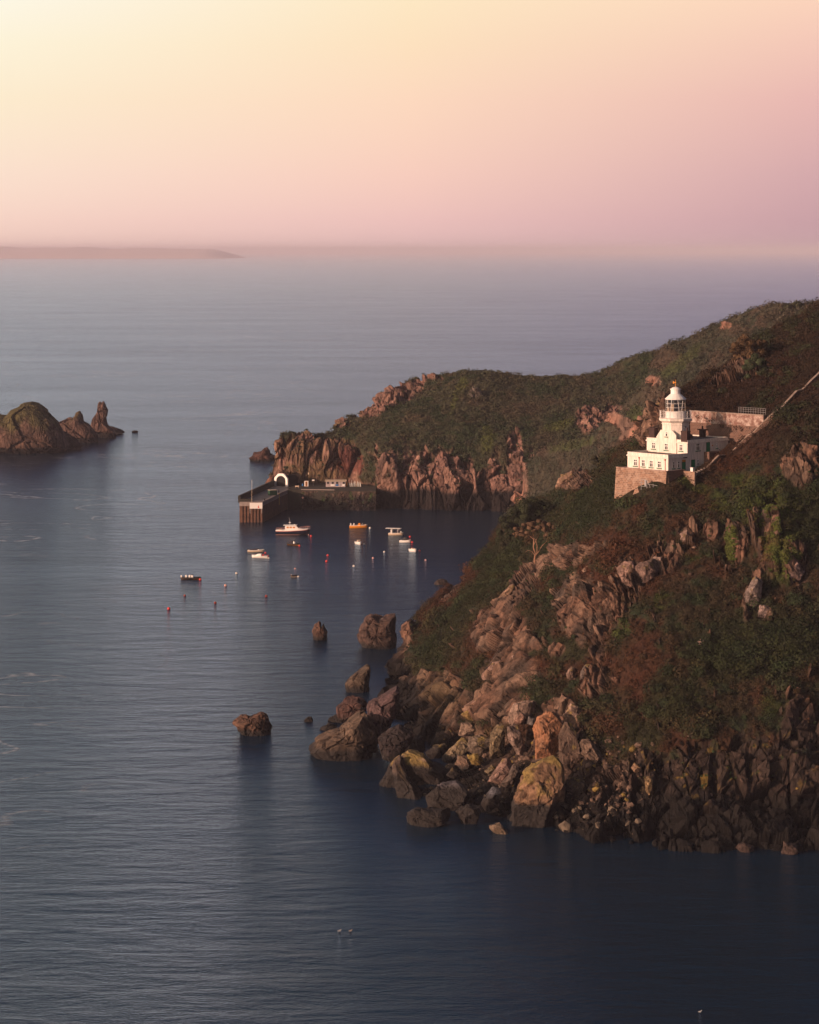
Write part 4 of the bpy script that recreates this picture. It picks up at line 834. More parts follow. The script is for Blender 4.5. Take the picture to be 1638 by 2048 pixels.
gx = np.linspace(0, 1, 260); gz = np.linspace(-3, DZ-.35, 60); q0 = np.array(qf[1]); q1 = np.array(qf[-1])
Pq = np.array([[(q0[0]+(q1[0]-q0[0])*t, q0[1]+(q1[1]-q0[1])*t-.1-2.2*(1-(z+3)/(DZ+2.65))-.25, z) for t in gx] for z in gz]).reshape(-1, 3)
ha, ea, ra = facet(Pq/np.array((2.2, 2., 1.6)), 61); hb, eb, rb = facet(Pq/.9, 65); lo_ = ss(7, 1, Pq[:, 2])
Pq[:, 1] -= ha*(.25+1.1*lo_)+hb*(.12+.4*lo_)-.3*ss(.1, 0, ea)
cq = np.tile(np.array((.085, .06, .05)), (len(Pq), 1))*(.6+.8*ra)[:, None]*(.7+.5*rb)[:, None]; cq = mixc(cq, (.022, .018, .018), ss(6.8, 4.5, Pq[:, 2]+1.2*fbm(Pq/3, 3, 5))); cq = mixc(cq, (.03, .06, .02), ss(.25, .5, fbm(Pq/2.2, 3, 15))*ss(2, 4, Pq[:, 2])*.7)
Pq[:, :2] -= qo; npmesh('weedy_face', Pq, gridfaces(60, 260), M['far'], cq, tag_q)
b = MB()
for k in range(26):
    t = k/25; x = (qf[1][0]*(1-t)+qf[-1][0]*t)-qo[0]; y = (qf[1][1]*(1-t)+qf[-1][1]*t)-qo[1]
    if k < 11: b.box(x, x+1.45, y-.15, y+.35, DZ-.02, DZ+.35)
b.build('kerb', M['concrete'], tag_q)
def stand(px, py, z=DZ): p = gp2(px, py, z); return (p[0], p[1], z)
# tunnel arch
S_ = 1086/F0
TA = empty('tunnel_portal', (stand(563, 972.3)), math.radians(-30), 'white octagonal arch framing the dark tunnel mouth at the pier', 'tunnel arch')
W_ = 3.3; oc = [(-W_, -.0), (-W_, 3.4), (-1.4, 5.3), (1.4, 5.3), (W_, 3.3), (W_, 0)]; ic = [(2.3, 0)]+[(2.3*math.cos(t), 2.35+2.0*math.sin(t)) for t in np.linspace(0, math.pi, 13)]+[(-2.3, 0)]
b = MB(); oo = []
def along(L, t):
    L = np.array(L, float); s = np.r_[0, np.cumsum(np.hypot(*(L[1:]-L[:-1]).T))]; t = t*s[-1]; return np.array([np.interp(t, s, L[:, 0]), np.interp(t, s, L[:, 1])])
n = 40; ro = [along(oc, k/n) for k in range(n+1)]; ri = [along(ic[::-1], k/n) for k in range(n+1)]
rings = [[(o_[0], -.5, o_[1]), (i_[0], -.5, i_[1]), (i_[0], .4, i_[1]), (o_[0], .4, o_[1])] for o_, i_ in zip(ro, ri)]
MB().loft(rings).build('arch', M['trim'], TA)
b = MB(); v = [(p[0], y, p[1]) for y in (-.3, 9) for p in ri]; m = n+1
b.add(v, [(k, k+1, m+k+1, m+k) for k in range(n)]+[tuple(range(m, 2*m))]); b.build('tunnel_lining', M['dark'], TA)
MB().prism([(p[0]*.998, p[1]) for p in ri], 1, -.12, .3).build('tunnel_mouth_shade', M['dark'], TA)  # black plug filling the arch, standing in for the tunnel's inner shade
rock('rock_outcrop', [(546,975),(549,952),(556,941),(570,940),(579,946),(584,960),(582,974),(578,975),(577,958),(571,947),(556,946),(550,956),(549,975)], 1057, 'rock face above and around the tunnel arch', 'outcrop', None, seed=209, col=(.20,.12,.09), wet=None, thick=3.0, mat='far')
# hut with four windows, boards and an overhanging roof
HT = empty('ticket_hut', stand(671.5, 973.2), 0, 'long grey flat-roofed hut with four windows on the quay', 'hut')
MB().box(-4.1, 4.1, -1.3, 1.3, 0, 2.35).build('wall', M['hutgrey'], HT)
MB().loft([[(-4.4, -1.8, 2.35), (4.5, -1.8, 2.35), (4.5, 1.6, 2.35), (-4.4, 1.6, 2.35)], [(-4.4, -1.8, 2.62), (4.5, -1.8, 2.62), (4.5, 1.6, 2.85), (-4.4, 1.6, 2.85)]]).build('roof', M['cream'], HT)
for x in (-3.2, -1.25, .6, 3.35):
    o = MB().box(x-.5, x+.5, -1.38, -1.3, 1.2, 2.15).build('window', M['steel'], HT); MB().box(x-.4, x+.4, -1.40, -1.38, 1.3, 2.05).build('pane', M['glass'], o)
MB().box(1.95, 2.0, -1.34, -1.3, 0, 2.3).build('door', M['black'], HT)
for x0, x1, m in ((-2.15, -.45, 'trim'), (.0, 1.15, 'blue'), (2.75, 3.9, 'trim')): MB().box(x0, x1, -1.43, -1.41, .42, 1.12).build('notice_board', M[m], HT)
b = MB().lathe([(.28, 0), (.34, .25), (.34, 1.2), (.28, 1.5)], 14); o = b.build('barrel', M['orange']); o.location = stand(693, 972); tag(o, 'orange upright drum beside the end of the long hut', 'barrel')
# kiosk
KS = empty('kiosk', stand(612.7, 972.5), 0, 'small white kiosk with amber door below the tunnel headland', 'kiosk')
MB().box(-.85, .85, -.6, .6, 0, 2.3).build('wall', M['trim'], KS); MB().box(-.95, .95, -.7, .7, 2.3, 2.42).build('roof', M['rust'], KS)
o = MB().box(-.42, .42, -.66, -.6, .1, 2.05).build('door', M['amber'], KS); MB().box(-.25, .25, -.68, -.66, .3, 1.0).build('panel', M['rust'], o); MB().box(-.25, .25, -.68, -.66, 1.15, 1.85).build('panel', M['rust'], o)
b = MB().lathe([(.2, 0), (.25, .1), (.24, .75), (.15, .95), (.1, 1.1)], 10); o = b.build('bin', M['blue']); o.location = stand(605, 972.2); tag(o, 'small blue bin left of the white kiosk', 'bin')
b = MB(); b.box(-.8, .8, -.2, .2, .42, .5); b.box(-.8, .8, .2, .28, .5, .85); b.box(-.7, -.6, -.2, .2, 0, .42); b.box(.6, .7, -.2, .2, 0, .42); o = b.build('bench', M['cream']); o.location = stand(594, 975.5); tag(o, 'cream bench on the quay in front of the rock face', 'bench')
b = MB().tube((0, 0, 0), (0, 0, 1.7), .05, n=6); p = empty('information_sign', stand(626.5, 971.5), 0, 'white topped sign on a post between kiosk and hut', 'sign'); b.build('post', M['steel'], p); MB().box(-.5, .5, -.06, 0, 2.05, 2.6).build('panel', M['trim'], p); MB().box(-.32, .32, -.06, 0, 1.5, 2.05).build('lower_panel', M['rust'], p)
b = MB().box(-.2, .2, -.15, .15, 0, .8); o = b.build('cliff_lamp', M['cream']); x, y, z = Wp(617, 949, 1044); o.location = (x, y, z); tag(o, 'pale box lamp fixed high on the rock above the kiosk', 'lamp')
b = MB().tube((0, .8, .3), (0, 0, .3), .05, n=5)
# row of leaning masts
r = np.random.default_rng(3)
lab = ['shortest', 'thin leaning', 'bright slim', 'slightly bent', 'widest', 'tallest', 'tan weathered', 'stubby white', 'pale upright', 'forward-leaning', 'last bright']
for k in range(11):
    h = (2.0, 2.5, 1.7, 1.9, 2.4, 2.1, 1.8, 2.3, 1.9, 1.6, 2.0)[k]*1.05; px = 700.5+k*2.05
    p = empty('upturned_dinghy', stand(px, 973.2-.2*(k % 2)), 0, 'narrow whitish upright hull in the row past the orange drum', 'dinghy', 'small hulls stood on end past the hut')
    le = (r.random()-.5)*.5; w = .12+.07*r.random()
    b = MB().loft([[(-w, -.08, 0), (w, -.08, 0), (w, .1, 0), (-w, .1, 0)], [(-w+le*.5, -.12, h*.5), (w+le*.5, -.12, h*.5), (w+le*.5, .12, h*.5), (-w+le*.5, .12, h*.5)], [(-.03+le, -.02, h), (.03+le, -.02, h), (.03+le, .02, h), (-.03+le, .02, h)]])
    b.build('hull', M['cream' if k in (6, 9) else 'gel'], p); MB().box(-w*.5+le*.2, w*.5+le*.2, -.2, -.125, h*.25, h*.3).build('thwart', M['tarp'], p)
# pier furniture
b = MB().tube((0, 0, 0), (0, 0, 8.4), .09, .05, 7); b.tube((0, 0, 8.4), (0, 0, 8.8), .12, .02, 6); o = b.build('flagpole', M['cream']); o.location = stand(503.5, 1005); o.location[1] += .6; tag(o, 'slender pale flagpole at the head of the pier', 'flagpole')
SG = empty('pier_sign', tuple(np.array(Wp(512, 1011.5, 981))), 0, 'large white board with a small faded red mark on the pier head', 'sign')
MB().box(-2.5, 2.5, 0, .12, -1.15, 1.15).build('board', M['gel'], SG)
b = MB().prism([(.75, -.75), (1.25, -.75), (1.08, -.1), (.98, .3)], 1, -.03, -.005); b.box(.6, 1.4, -.03, -.005, -.92, -.8); b.build('red_mark', M['buoyred'], SG)
b = MB(); b.tube((-2.3, .1, -1.15), (-2.3, .1, -3), .08); b.tube((2.3, .1, -1.15), (2.3, .1, -3), .08); b.build('post', M['steel'], SG)
CN = empty('storage_container', stand(545, 990.5), math.radians(24), 'dark green storage container standing on the pier deck', 'container')
MB().box(-1.55, 1.55, -1.1, 1.1, .1, 2.1).build('body', M['container'], CN); MB().box(-1.62, 1.62, -1.17, 1.17, 2.1, 2.22).build('lid', M['cream'], CN)
b = MB()
for k in range(9): b.box(-1.5+k*.36, -1.4+k*.36, -1.16, -1.1, .15, 2.05)
b.build('ribs', M['container'], CN)
b = MB()
for s in (-.25, .25): b.tube((s, 0, 0), (s, 0, 4.6), .07, n=6)
for k in range(13): b.tube((-.25, 0, .3+.34*k), (.25, 0, .3+.34*k), .04, n=5)
o = b.build('ladder', M['yellow']); p = gp2(559, 987.3); o.location = (p[0]-.3, p[1]-.7, DZ-4.5); tag(o, 'yellow ladder down the inner face of the pier', 'ladder')
b = MB().lathe([(.02, 0), (.3, 0), (.3, .45), (.45, .6), (.45, .75), (.1, .8)], 10)
bol = b.build('bollard', M['black']); bol.location = stand(529, 1001); tag(bol, 'black bollard on the pier edge nearest the white sign', 'bollard', 'bollards on the pier')
o = bol.copy(); C.objects.link(o); o.location = stand(579, 979.2); tag(o, 'black bollard where the pier meets the quay', 'bollard', 'bollards on the pier')
for px, py in ((557.5, 988), ): 
    p = empty('person', stand(px, py), .6, 'person in dark clothes standing beside the green container', 'person')
    rg = []
    for z, rx, ry in ((0, .13, .14), (.1, .12, .12), (.5, .15, .13), (.9, .2, .15), (1.1, .17, .13), (1.35, .24, .15), (1.48, .2, .12), (1.54, .07, .07), (1.6, .09, .1), (1.7, .105, .12), (1.8, .08, .09), (1.83, .02, .02)):
        rg.append([(rx*math.cos(t), ry*math.sin(t), z) for t in np.linspace(0, 2*math.pi, 12, endpoint=False)])
    b = MB().loft(rg)
    for s in (-1, 1): b.tube((s*.24, 0, 1.42), (s*.3, -.03, 1.1), .055, .045); b.tube((s*.3, -.03, 1.1), (s*.28, -.12, .82), .045, .035)
    b.build('body', M['tarp'], p, True)
LR = empty('mooring_mark', (*(gp2(606, 979.9)+np.array((0, -1.9))), 0), 0, 'pinkish white diamond board on a dark post against the quay wall', 'mark')
MB().tube((0, 0, -1), (0, 0, 5.0), .07, n=6).build('post', M['rust'], LR); MB().prism([(-.5, 5.0), (0, 4.5), (.5, 5.0), (0, 5.5)], 1, -.16, -.08).build('board', M['buoypink'], LR)
# ================================================================ BOATS AND BUOYS
def hull(L, B, H, dr=.3, sheer=.35, n=15, trans=.8):
    rings = []
    for i in range(n):
        t = i/(n-1); x = -L/2+L*t; w = B/2*(trans+(1-trans)*min(t/.35, 1)) if t < .35 else B/2*math.sqrt(max(1-((t-.35)/.65)**2.4, .0004)); sh = H+sheer*t**2.2
        xb = x-.0; f = (1-t**3)
        rings.append([(x+.12*L*t**4*0, -w, sh), (x, -w*.93, H*.45), (x-L*.05*t**3, -w*.62*f, -.1), (x-L*.06*t**3, 0, -dr*f-.02), (x-L*.05*t**3, w*.62*f, -.1), (x, w*.93, H*.45), (x, w, sh)])
    return rings
def boat_empty(px, py, ang, lab, cat, name, group='boats moored in the harbour'):
    p = Gp(px, py); return empty(name, p, math.radians(ang), lab, cat, group)
def outboard(R, x, m='black'):
    b = MB().box(x-.35, x+.0, -.16, .16, .45, 1.15); b.box(x-.25, x-.1, -.06, .06, -.3, .45); b.build('outboard_motor', M[m], R)
def console(R, x, z, w, h, m='gel'):
    b = MB().loft([[(x-.35, -w/2, z), (x+.4, -w/2, z), (x+.4, w/2, z), (x-.35, w/2, z)], [(x-.3, -w/2, z+h), (x+.1, -w/2, z+h), (x+.1, w/2, z+h), (x-.3, w/2, z+h)]]); o = b.build('console', M[m], R)
    MB().loft([[(x-.05, -w/2, z+h+.01), (x+.1, -w/2, z+h+.01), (x+.1, w/2, z+h+.01), (x-.05, w/2, z+h+.01)], [(x-.25, -w*.4, z+h+.4), (x-.2, -w*.4, z+h+.4), (x-.2, w*.4, z+h+.4), (x-.25, w*.4, z+h+.4)]]).build('windscreen', M['glass'], o)
def openboat(R, L, B, H, hm, im='cream', stripe=None, sheer=.35):
    rg = hull(L, B, H, sheer=sheer); b = MB().loft(rg, caps=True); h = b.build('hull', M[hm], R)
    b = MB(); n = len(rg)
    for s in (0, -1):
        for i in range(n-1): b.tube(rg[i][s], rg[i+1][s], .06*L/5, n=6)
    b.build('gunwale', M['gel'], h)
    return h
def rib(R, L, B, m='black', bow='cream'):
    y = B/2-.22; b = MB(); P_ = [(-L/2, -y), (-L/4, -y), (0, -y), (L/4, -y*.95), (L*.38, -y*.62), (L*.48, 0)]; P_ = P_+[(a, -c) for a, c in P_[-2::-1]]
    rr = [.2, .24, .24, .24, .23, .22, .23, .24, .24, .24, .2]
    rings = []
    for i, (x, yy) in enumerate(P_):
        d = np.array(P_[min(i+1, 10)])-np.array(P_[max(i-1, 0)]); d /= np.linalg.norm(d); nn = np.array((-d[1], d[0]))
        z = .42+.18*max(0, x/(L/2))**2
        rings.append([(x+nn[0]*rr[i]*math.cos(t), yy+nn[1]*rr[i]*math.cos(t), z+rr[i]*math.sin(t)) for t in np.linspace(0, 2*math.pi, 10, endpoint=False)])
    MB().loft(rings).build('tube', M[m], R, True)
    MB().loft([[(x, -w, .25), (x, 0, -.2), (x, w, .25), (x, 0, .3)] for x, w in ((-L/2+.1, y*.9), (0, y*.95), (L*.3, y*.7), (L*.44, .05))]).build('hull', M[bow], R)
# 1 launch
R = boat_empty(586, 1069.5, -3, 'large navy-hulled motor launch with white cabin and red stripe', 'motor launch', 'motor_launch')
L = 12.8; rg = hull(L, 3.9, 1.5, .5, .65, 17); h = MB().loft(rg).build('hull', M['navy'], R)
b = MB(); b.loft([[(p[0], p[1]*1.01, p[2]-.02) for p in (r_[0], r_[-1])]+[(r_[-1][0], r_[-1][1]*1.01, r_[-1][2]+.38-.1*0), (r_[0][0], r_[0][1]*1.01, r_[0][2]+.38)] for r_ in rg]); b.build('bulwark', M['gel'], h)
b = MB()
for i in range(16):
    for s in (0, -1): a, c = rg[i][s], rg[i+1][s]; b.tube((a[0], a[1]*1.02, a[2]-.08), (c[0], c[1]*1.02, c[2]-.08), .07, n=5)
b.build('rubbing_strake', M['red'], h)
b = MB()
for i in range(14):
    for s in (2, -3): a, c = rg[i][s], rg[i+1][s]; b.tube((a[0], a[1]*1.35, .12), (c[0], c[1]*1.35, .12), .05, n=5)
b.build('waterline_stripe', M['buoypink'], h)
cab = MB().loft([[(x, -w, z), (x, w, z), (x, w*.9, z2), (x, -w*.9, z2)] for x, w, z, z2 in ((-2.9, 1.35, 1.8, 3.55), (1.2, 1.35, 1.9, 3.6), (2.2, 1.3, 1.9, 2.6), (4.2, 1.0, 2.05, 2.25))]).build('cabin', M['gel'], R)
MB().loft([[(x, -1.45, z), (x, 1.45, z), (x, 1.45, z+.14), (x, -1.45, z+.14)] for x, z in ((-3.6, 3.56), (1.5, 3.62))]).build('roof', M['gel'], cab)
for x in (-1.9, -.75, .45): MB().box(x-.38, x+.38, -1.36, -1.27, 2.6, 3.15).build('window', M['amber'], cab)
MB().loft([[(1.28, -1.15, 3.5), (1.28, 1.15, 3.5), (1.36, 1.15, 3.5), (1.36, -1.15, 3.5)], [(2.2, -1.15, 2.65), (2.2, 1.15, 2.65), (2.28, 1.15, 2.65), (2.28, -1.15, 2.65)]]).build('windscreen', M['glass'], cab)
b = MB().tube((-1.2, 0, 3.7), (-1.2, 0, 5.2), .09, .06); b.tube((-1.2, 0, 5.2), (-1.5, 0, 6.6), .03, .02, 5); b.box(-1.6, -.8, -.35, .35, 4.5, 4.65); b.tube((-1.2, -.5, 4.9), (-1.2, .5, 4.9), .04); b.lathe([(.3, 3.7), (.35, 3.9), (.1, 4.0)], 10, 0, (.6, 0)); b.build('mast', M['gel'], R)
b = MB()
for i in range(11, 17):
    for s in (0, -1): a = rg[i][s]; b.tube((a[0], a[1]*.95, a[2]+.3), (a[0], a[1]*.95, a[2]+1.1), .03, n=5)
for i in range(11, 16):
    for s in (0, -1): a, c = rg[i][s], rg[i+1][s]; b.tube((a[0], a[1]*.95, a[2]+1.1), (c[0], c[1]*.95, c[2]+1.1), .03, n=5)
for i in range(0, 5):
    for s in (0, -1): a, c = rg[i][s], rg[i+1][s]; b.tube((a[0], a[1]*.95, a[2]+.9), (c[0], c[1]*.95, c[2]+.9), .03, n=5)
b.build('railing', M['buoypink'], R)
b = MB().box(-5.4, -4.2, -.9, .9, 1.6, 2.1); b.build('stern_seat', M['cream'], R)
# 2 dark RIB
R = boat_empty(588, 1090, -28, 'small black inflatable with pale console below the launch', 'inflatable boat', 'inflatable_boat'); rib(R, 5.2, 2.2, 'black', 'orange'); console(R, .2, .4, .9, .9); MB().box(-1.5, -.6, -.5, .5, .5, 1.5).build('seat_cover', M['tarp'], R); outboard(R, -2.5)
# 3 white boat with dark cover
R = boat_empty(512, 1104, -6, 'white open boat with dark cockpit cover, above the all-white boat', 'open boat', 'open_boat'); openboat(R, 5.9, 2.1, .62, 'cream'); MB().loft([[(x, -w, .7), (x, w, .7), (x, w*.6, .7+hh), (x, -w*.6, .7+hh)] for x, w, hh in ((-2.2, .7, .15), (-.8, .85, .35), (.6, .8, .45))]).build('cockpit_cover', M['tarp'], R); console(R, 1.0, .6, 1.1, .4); outboard(R, -2.9)
# 4 all white
R = boat_empty(519.5, 1116, 172, 'all-white day boat with red engine cover just below the covered boat', 'day boat', 'day_boat'); openboat(R, 5.6, 2.1, .75, 'gel'); MB().loft([[(x, -w, .75), (x, w, .75), (x, w*.8, .75+hh), (x, -w*.8, .75+hh)] for x, w, hh in ((-.6, .75, .75), (.6, .7, .7), (1.6, .5, .2))]).build('cuddy', M['gel'], R); MB().box(-1.5, -.9, -.3, .3, .8, 1.3).build('engine_cover', M['red'], R); outboard(R, -2.7, 'red')
# 5 dark RIB with seats at west
R = boat_empty(382, 1158, -10, 'dark inflatable with white seats moored farthest out', 'inflatable boat', 'inflatable_boat'); rib(R, 6.6, 2.4, 'black', 'orange'); console(R, .5, .4, .9, .95); MB().box(-.7, -.2, -.4, .4, .4, 1.3).build('seat', M['gel'], R); MB().box(-1.9, -1.4, -.4, .4, .4, 1.25).build('seat', M['gel'], R); outboard(R, -3.1, 'gel')
# 6 tiny dinghy
R = boat_empty(587.5, 1154, 0, 'tiny dark tender with pale stern alone in mid bay', 'dinghy', 'dinghy'); rib(R, 2.2, 1.1, 'black', 'cream'); MB().box(-1.0, -.6, -.35, .35, .35, .75).build('thwart', M['cream'], R)
# 7 orange boat
R = boat_empty(717, 1056, -4, 'bright orange workboat with white fenders nearest the quay', 'workboat', 'workboat'); openboat(R, 6.9, 2.3, .95, 'orange', sheer=.3); MB().loft([[(-.3, -.5, .9), (.9, -.5, .9), (.9, .5, .9), (-.3, .5, .9)], [(0, -.35, 1.9), (.6, -.35, 1.9), (.6, .35, 1.9), (0, .35, 1.9)]]).build('wheelhouse', M['orange'], R)
for x in (-2.9, -1.7): MB().lathe([(.05, 1.0), (.25, 1.15), (.28, 1.6), (.05, 1.95)], 10, 0, (x, -.4)).build('fender', M['gel'], R)
MB().tube((1.0, 0, 1.0), (1.6, 0, 1.9), .05).build('mast', M['gel'], R); MB().box(2.4, 2.9, -.3, .3, 1.1, 1.5).build('bow_locker', M['cream'], R)
# 8 canopied boat
R = boat_empty(792, 1070.5, -14, 'pink-bowed boat under a long flat white canopy', 'canopied boat', 'canopied_boat'); openboat(R, 5.6, 2.2, .8, 'cream')
MB().box(-3.9, 1.9, -1.1, 1.1, 2.5, 2.66).build('canopy', M['gel'], R); b = MB()
for x in (-1.6, .9):
    for y in (-.85, .85): b.tube((x, y, .8), (x, y, 2.5), .06, n=6)
b.build('canopy_frame', M['gel'], R); MB().box(-1.9, -1.3, -.6, .6, .7, 2.2).build('wheelhouse', M['gel'], R); MB().box(.2, 1.5, -.6, .6, .8, 1.9).build('engine_box', M['tarp'], R)
# 9
R = boat_empty(810.5, 1085, -16, 'pale-hulled boat with black folded hood, beyond the canopied boat', 'open boat', 'open_boat'); openboat(R, 4.2, 1.8, .75, 'gel'); MB().loft([[(x, -w, .8), (x, w, .8), (x, w*.5, .8+hh), (x, -w*.5, .8+hh)] for x, w, hh in ((-.9, .6, .5), (-.2, .7, 1.2), (.8, .6, .9))]).build('hood', M['black'], R); outboard(R, -2.0)
# 10
R = boat_empty(717, 1089, -70, 'stubby white boat seen end-on with a dark patch, mid bay', 'day boat', 'day_boat'); openboat(R, 4.2, 2.1, .9, 'gel'); MB().loft([[(-.4, -.6, .85), (.6, -.6, .85), (.6, .6, .85), (-.4, .6, .85)], [(-.2, -.5, 1.7), (.3, -.5, 1.7), (.3, .5, 1.7), (-.2, .5, 1.7)]]).build('cuddy', M['cream'], R); MB().box(.7, 1.3, -.4, .4, .9, 1.4).build('cover', M['tarp'], R)
# 11
R = boat_empty(826, 1103.5, -60, 'stubby white boat seen end-on, easternmost in the bay', 'day boat', 'day_boat'); openboat(R, 3.8, 1.9, .9, 'gel'); MB().box(-.5, .5, -.5, .5, .9, 1.3).build('cuddy', M['cream'], R)
BU = [(622,1073,.95,'buoyred','large crimson buoy at the bow of the navy launch'),(617,1070,.45,'buoypink','tiny pink float between the launch and its crimson buoy'),(599,1092.5,.85,'buoyred','red buoy at the bow of the small black inflatable'),
 (531,1106.5,.8,'buoyred','pinkish red buoy between covered boat and all-white boat'),(537.5,1117,.75,'buoywhite','white float at the stern of the all-white boat'),(400.5,1160,.95,'buoyred','crimson buoy at the bow of the farthest-out inflatable'),
 (596.5,1154,.75,'buoywhite','white float beside the tiny dark tender'),(740,1057,1.0,'buoywhite','white buoy off the bow of the orange workboat'),(802,1065,.9,'buoywhite','white buoy beside the canopied boat'),
 (820,1074.5,.95,'buoyred','red buoy between canopied boat and black-hooded boat'),(824.5,1085.5,.95,'buoyred','orange-red buoy touching the bow of the black-hooded boat'),(728,1089,.75,'buoywhite','white float beside the end-on boat in mid bay'),
 (839,1102.5,.9,'buoyred','red buoy beside the easternmost boat'),(655.5,1111.5,.9,'buoyred','upper of two red buoys close together in mid bay'),(653,1123.5,.95,'buoyred','lower of two red buoys close together in mid bay'),
 (590,1138,.65,'buoypink','small pink buoy above the tiny tender'),(768.5,1104.5,.8,'buoywhite','small white buoy in the shade of the eastern bay'),(746,1117,.85,'buoypink','pink buoy between the white buoy and the cream buoy'),
 (707.5,1133,.9,'buoywhite','cream buoy south of the end-on mid-bay boat'),(851,1121,.75,'buoypink','pale pink buoy farthest east near the hill'),(473,1147.5,.9,'buoywhite','cream-pink buoy below the all-white boat'),
 (451,1172,1.0,'buoypink','pink-white buoy between the outlying inflatable and the dark red buoys'),(369.5,1192,.85,'buoydark','dark red buoy just below the outlying inflatable'),(430.5,1206.5,.9,'buoydark','darkest maroon buoy in the open water'),
 (532.5,1193.5,1.0,'buoydark','brownish red buoy north-west of the split-topped rock'),(337.5,1218.5,1.05,'buoyred','bright orange-red buoy, the outermost of all')]
for px, py, dd, m, lab in BU:
    p = Gp(px, py); rr = dd/2*.88; R = empty('buoy', p, 0, lab, 'buoy', 'mooring buoys in the bay')
    MB().lathe([(rr*math.sin(t)+.002, rr*.35-rr*math.cos(t)) for t in np.linspace(0, math.pi, 12)], 18).build('float', M[m], R, True)
    MB().lathe([(.05, rr*1.3), (.09, rr*1.36), (.09, rr*1.5), (.04, rr*1.6)], 8).build('mooring_eye', M['steel'], R)
# gulls on the water
def gull(px, py, lab, dark=False):
    R = empty('gull', Gp(px, py), .5, lab, 'gull', 'gulls on the water')
    rg = [[(x, r_*math.cos(t), z+r_*.8*math.sin(t)) for t in np.linspace(0, 2*math.pi, 10, endpoint=False)] for x, z, r_ in ((-.36, .16, .01), (-.2, .12, .07), (0, .1, .12), (.14, .13, .1), (.2, .2, .055), (.24, .27, .055), (.3, .27, .035), (.36, .25, .01))]
    MB().loft(rg).build('body', M['gel' if not dark else 'cream'], R, True)
    for s in (-1, 1): MB().loft([[(-.3, s*.05, .17), (-.3, s*.06, .16)], [(-.05, s*.12, .17), (-.05, s*.125, .13)], [(.12, s*.1, .2), (.12, s*.105, .15)]], caps=False).build('wing', M['steel'], R)
gull(679, 1863, 'white gull sitting on the open dark water'); gull(701, 1863, 'duller brown-grey gull just beside the white one', True); gull(1400, 2025, 'lone gull on the black water near the shore shadow')
# ================================================================ TREES AND SHRUBS
def crown(cs, size, n, col, seed, var=.4):
    r = np.random.default_rng(seed); V = []; Cc = []
    for (cx, cy, cz, rx, ry, rz) in cs:
        m = int(n*rx*rz); d = r.normal(size=(m, 3)); d /= np.linalg.norm(d, axis=1, keepdims=True)
        nc = max(6, int(4+rx*rz*1.2)); cd = r.normal(size=(nc, 3)); cd /= np.linalg.norm(cd, axis=1, keepdims=True)
        k = r.integers(0, nc, m); rad = .75+.3*r.random(nc)
        base = cd[k]*rad[k][:, None]; q = base*(.86)+d*(.30+.1*r.random(m))[:, None]
        q = q*np.array((rx, ry, rz))+np.array((cx, cy, cz)); tone = (1+var*(r.random(nc)*2-1))[k]*(1+.3*(r.random(m)*2-1))
        e1 = np.cross(d, r.normal(size=(m, 3))); e1 /= np.linalg.norm(e1, axis=1, keepdims=True); e2 = np.cross(d, e1)
        s = (size*(.5+r.random(m)))[:, None]; V.append(np.stack([q-e1*s, q+e1*s, q+e2*s*1.5], 1).reshape(-1, 3))
        Cc.append(np.repeat(np.array(col)[None]*tone[:, None], 3, 0))
    V = np.concatenate(V); return V, np.arange(len(V)).reshape(-1, 3), np.concatenate(Cc)
def shrub(name, px, py, D, cs, col, lab, cat, seed, size=.2, n=260, trunk=2.):
    if D < 720: D = hillD(px, py)-1.5
    x, y, z = Wp(px, py, D); R = empty(name, (x, y, z), 0, lab, cat)
    V, Fc, Cc = crown(cs, size, n, col, seed); npmesh('crown', V, Fc, M['veg'], Cc, R)
    b = MB()
    for c in cs: b.tube((0, 0, -1), (c[0]*.8, c[1]*.8, c[2]*.9), .14, .05, 6)
    b.build('trunk', M['trunk'], R)
# wind-bent tree with bare pale limbs
k = 612/F0; x, y, z = Wp(1070, 1131, hillD(1070, 1131)-.8); T = empty('tree', (x, y, z), 0, 'wind-bent tree with bare pale limbs and flat brown crown on the slope', 'tree')
b = MB(); r = np.random.default_rng(8)
def limb(pts, r0, r1):
    pts = [np.array(p, float) for p in pts]; n = len(pts)-1
    for i in range(n): b.tube(pts[i], pts[i+1], r0+(r1-r0)*i/n, r0+(r1-r0)*(i+1)/n, 7)
def tp(px, py, d=0): return ((px-1070)*k, d, (1131-py)*k)
limb([tp(1070,1134), tp(1069,1118), tp(1071,1108), tp(1067,1096), tp(1068,1080,.5), tp(1058,1072,.8), tp(1048,1070,1)], .26, .06)
limb([tp(1070,1112), tp(1077,1104), tp(1084,1093,.6), tp(1094,1084,1.), tp(1101,1074,1.2)], .17, .05)
limb([tp(1069,1110), tp(1064,1103,-.5), tp(1056,1100,-.8), tp(1050,1104,-1)], .12, .03)
limb([tp(1074,1106), tp(1074,1092,-.6), tp(1071,1080,-.8), tp(1062,1070,-1)], .13, .04)
limb([tp(1067,1092), tp(1074,1078), tp(1080,1068,1)], .10, .04)
limb([tp(1068,1080,.5), tp(1066,1066,.8), tp(1072,1055,.8)], .09, .03)
b.build('trunk', M['trunk'], T)
cs = [(*tp(px_, py_, d_), rx*k, 1.8, ry*k) for px_, py_, d_, rx, ry in ((1040,1062,0,13,8),(1056,1054,.5,14,8),(1074,1050,0,15,9),(1092,1053,1,14,10),(1104,1063,0,10,12),(1086,1066,-1,12,8),(1100,1078,1,8,8),(1048,1068,-1,12,6),(1064,1062,1,14,7),(1032,1070,0,6,5))]
V, Fc, Cc = crown(cs, .17, 700, (.13, .08, .05), 21); npmesh('crown', V, Fc, M['veg'], Cc, T)
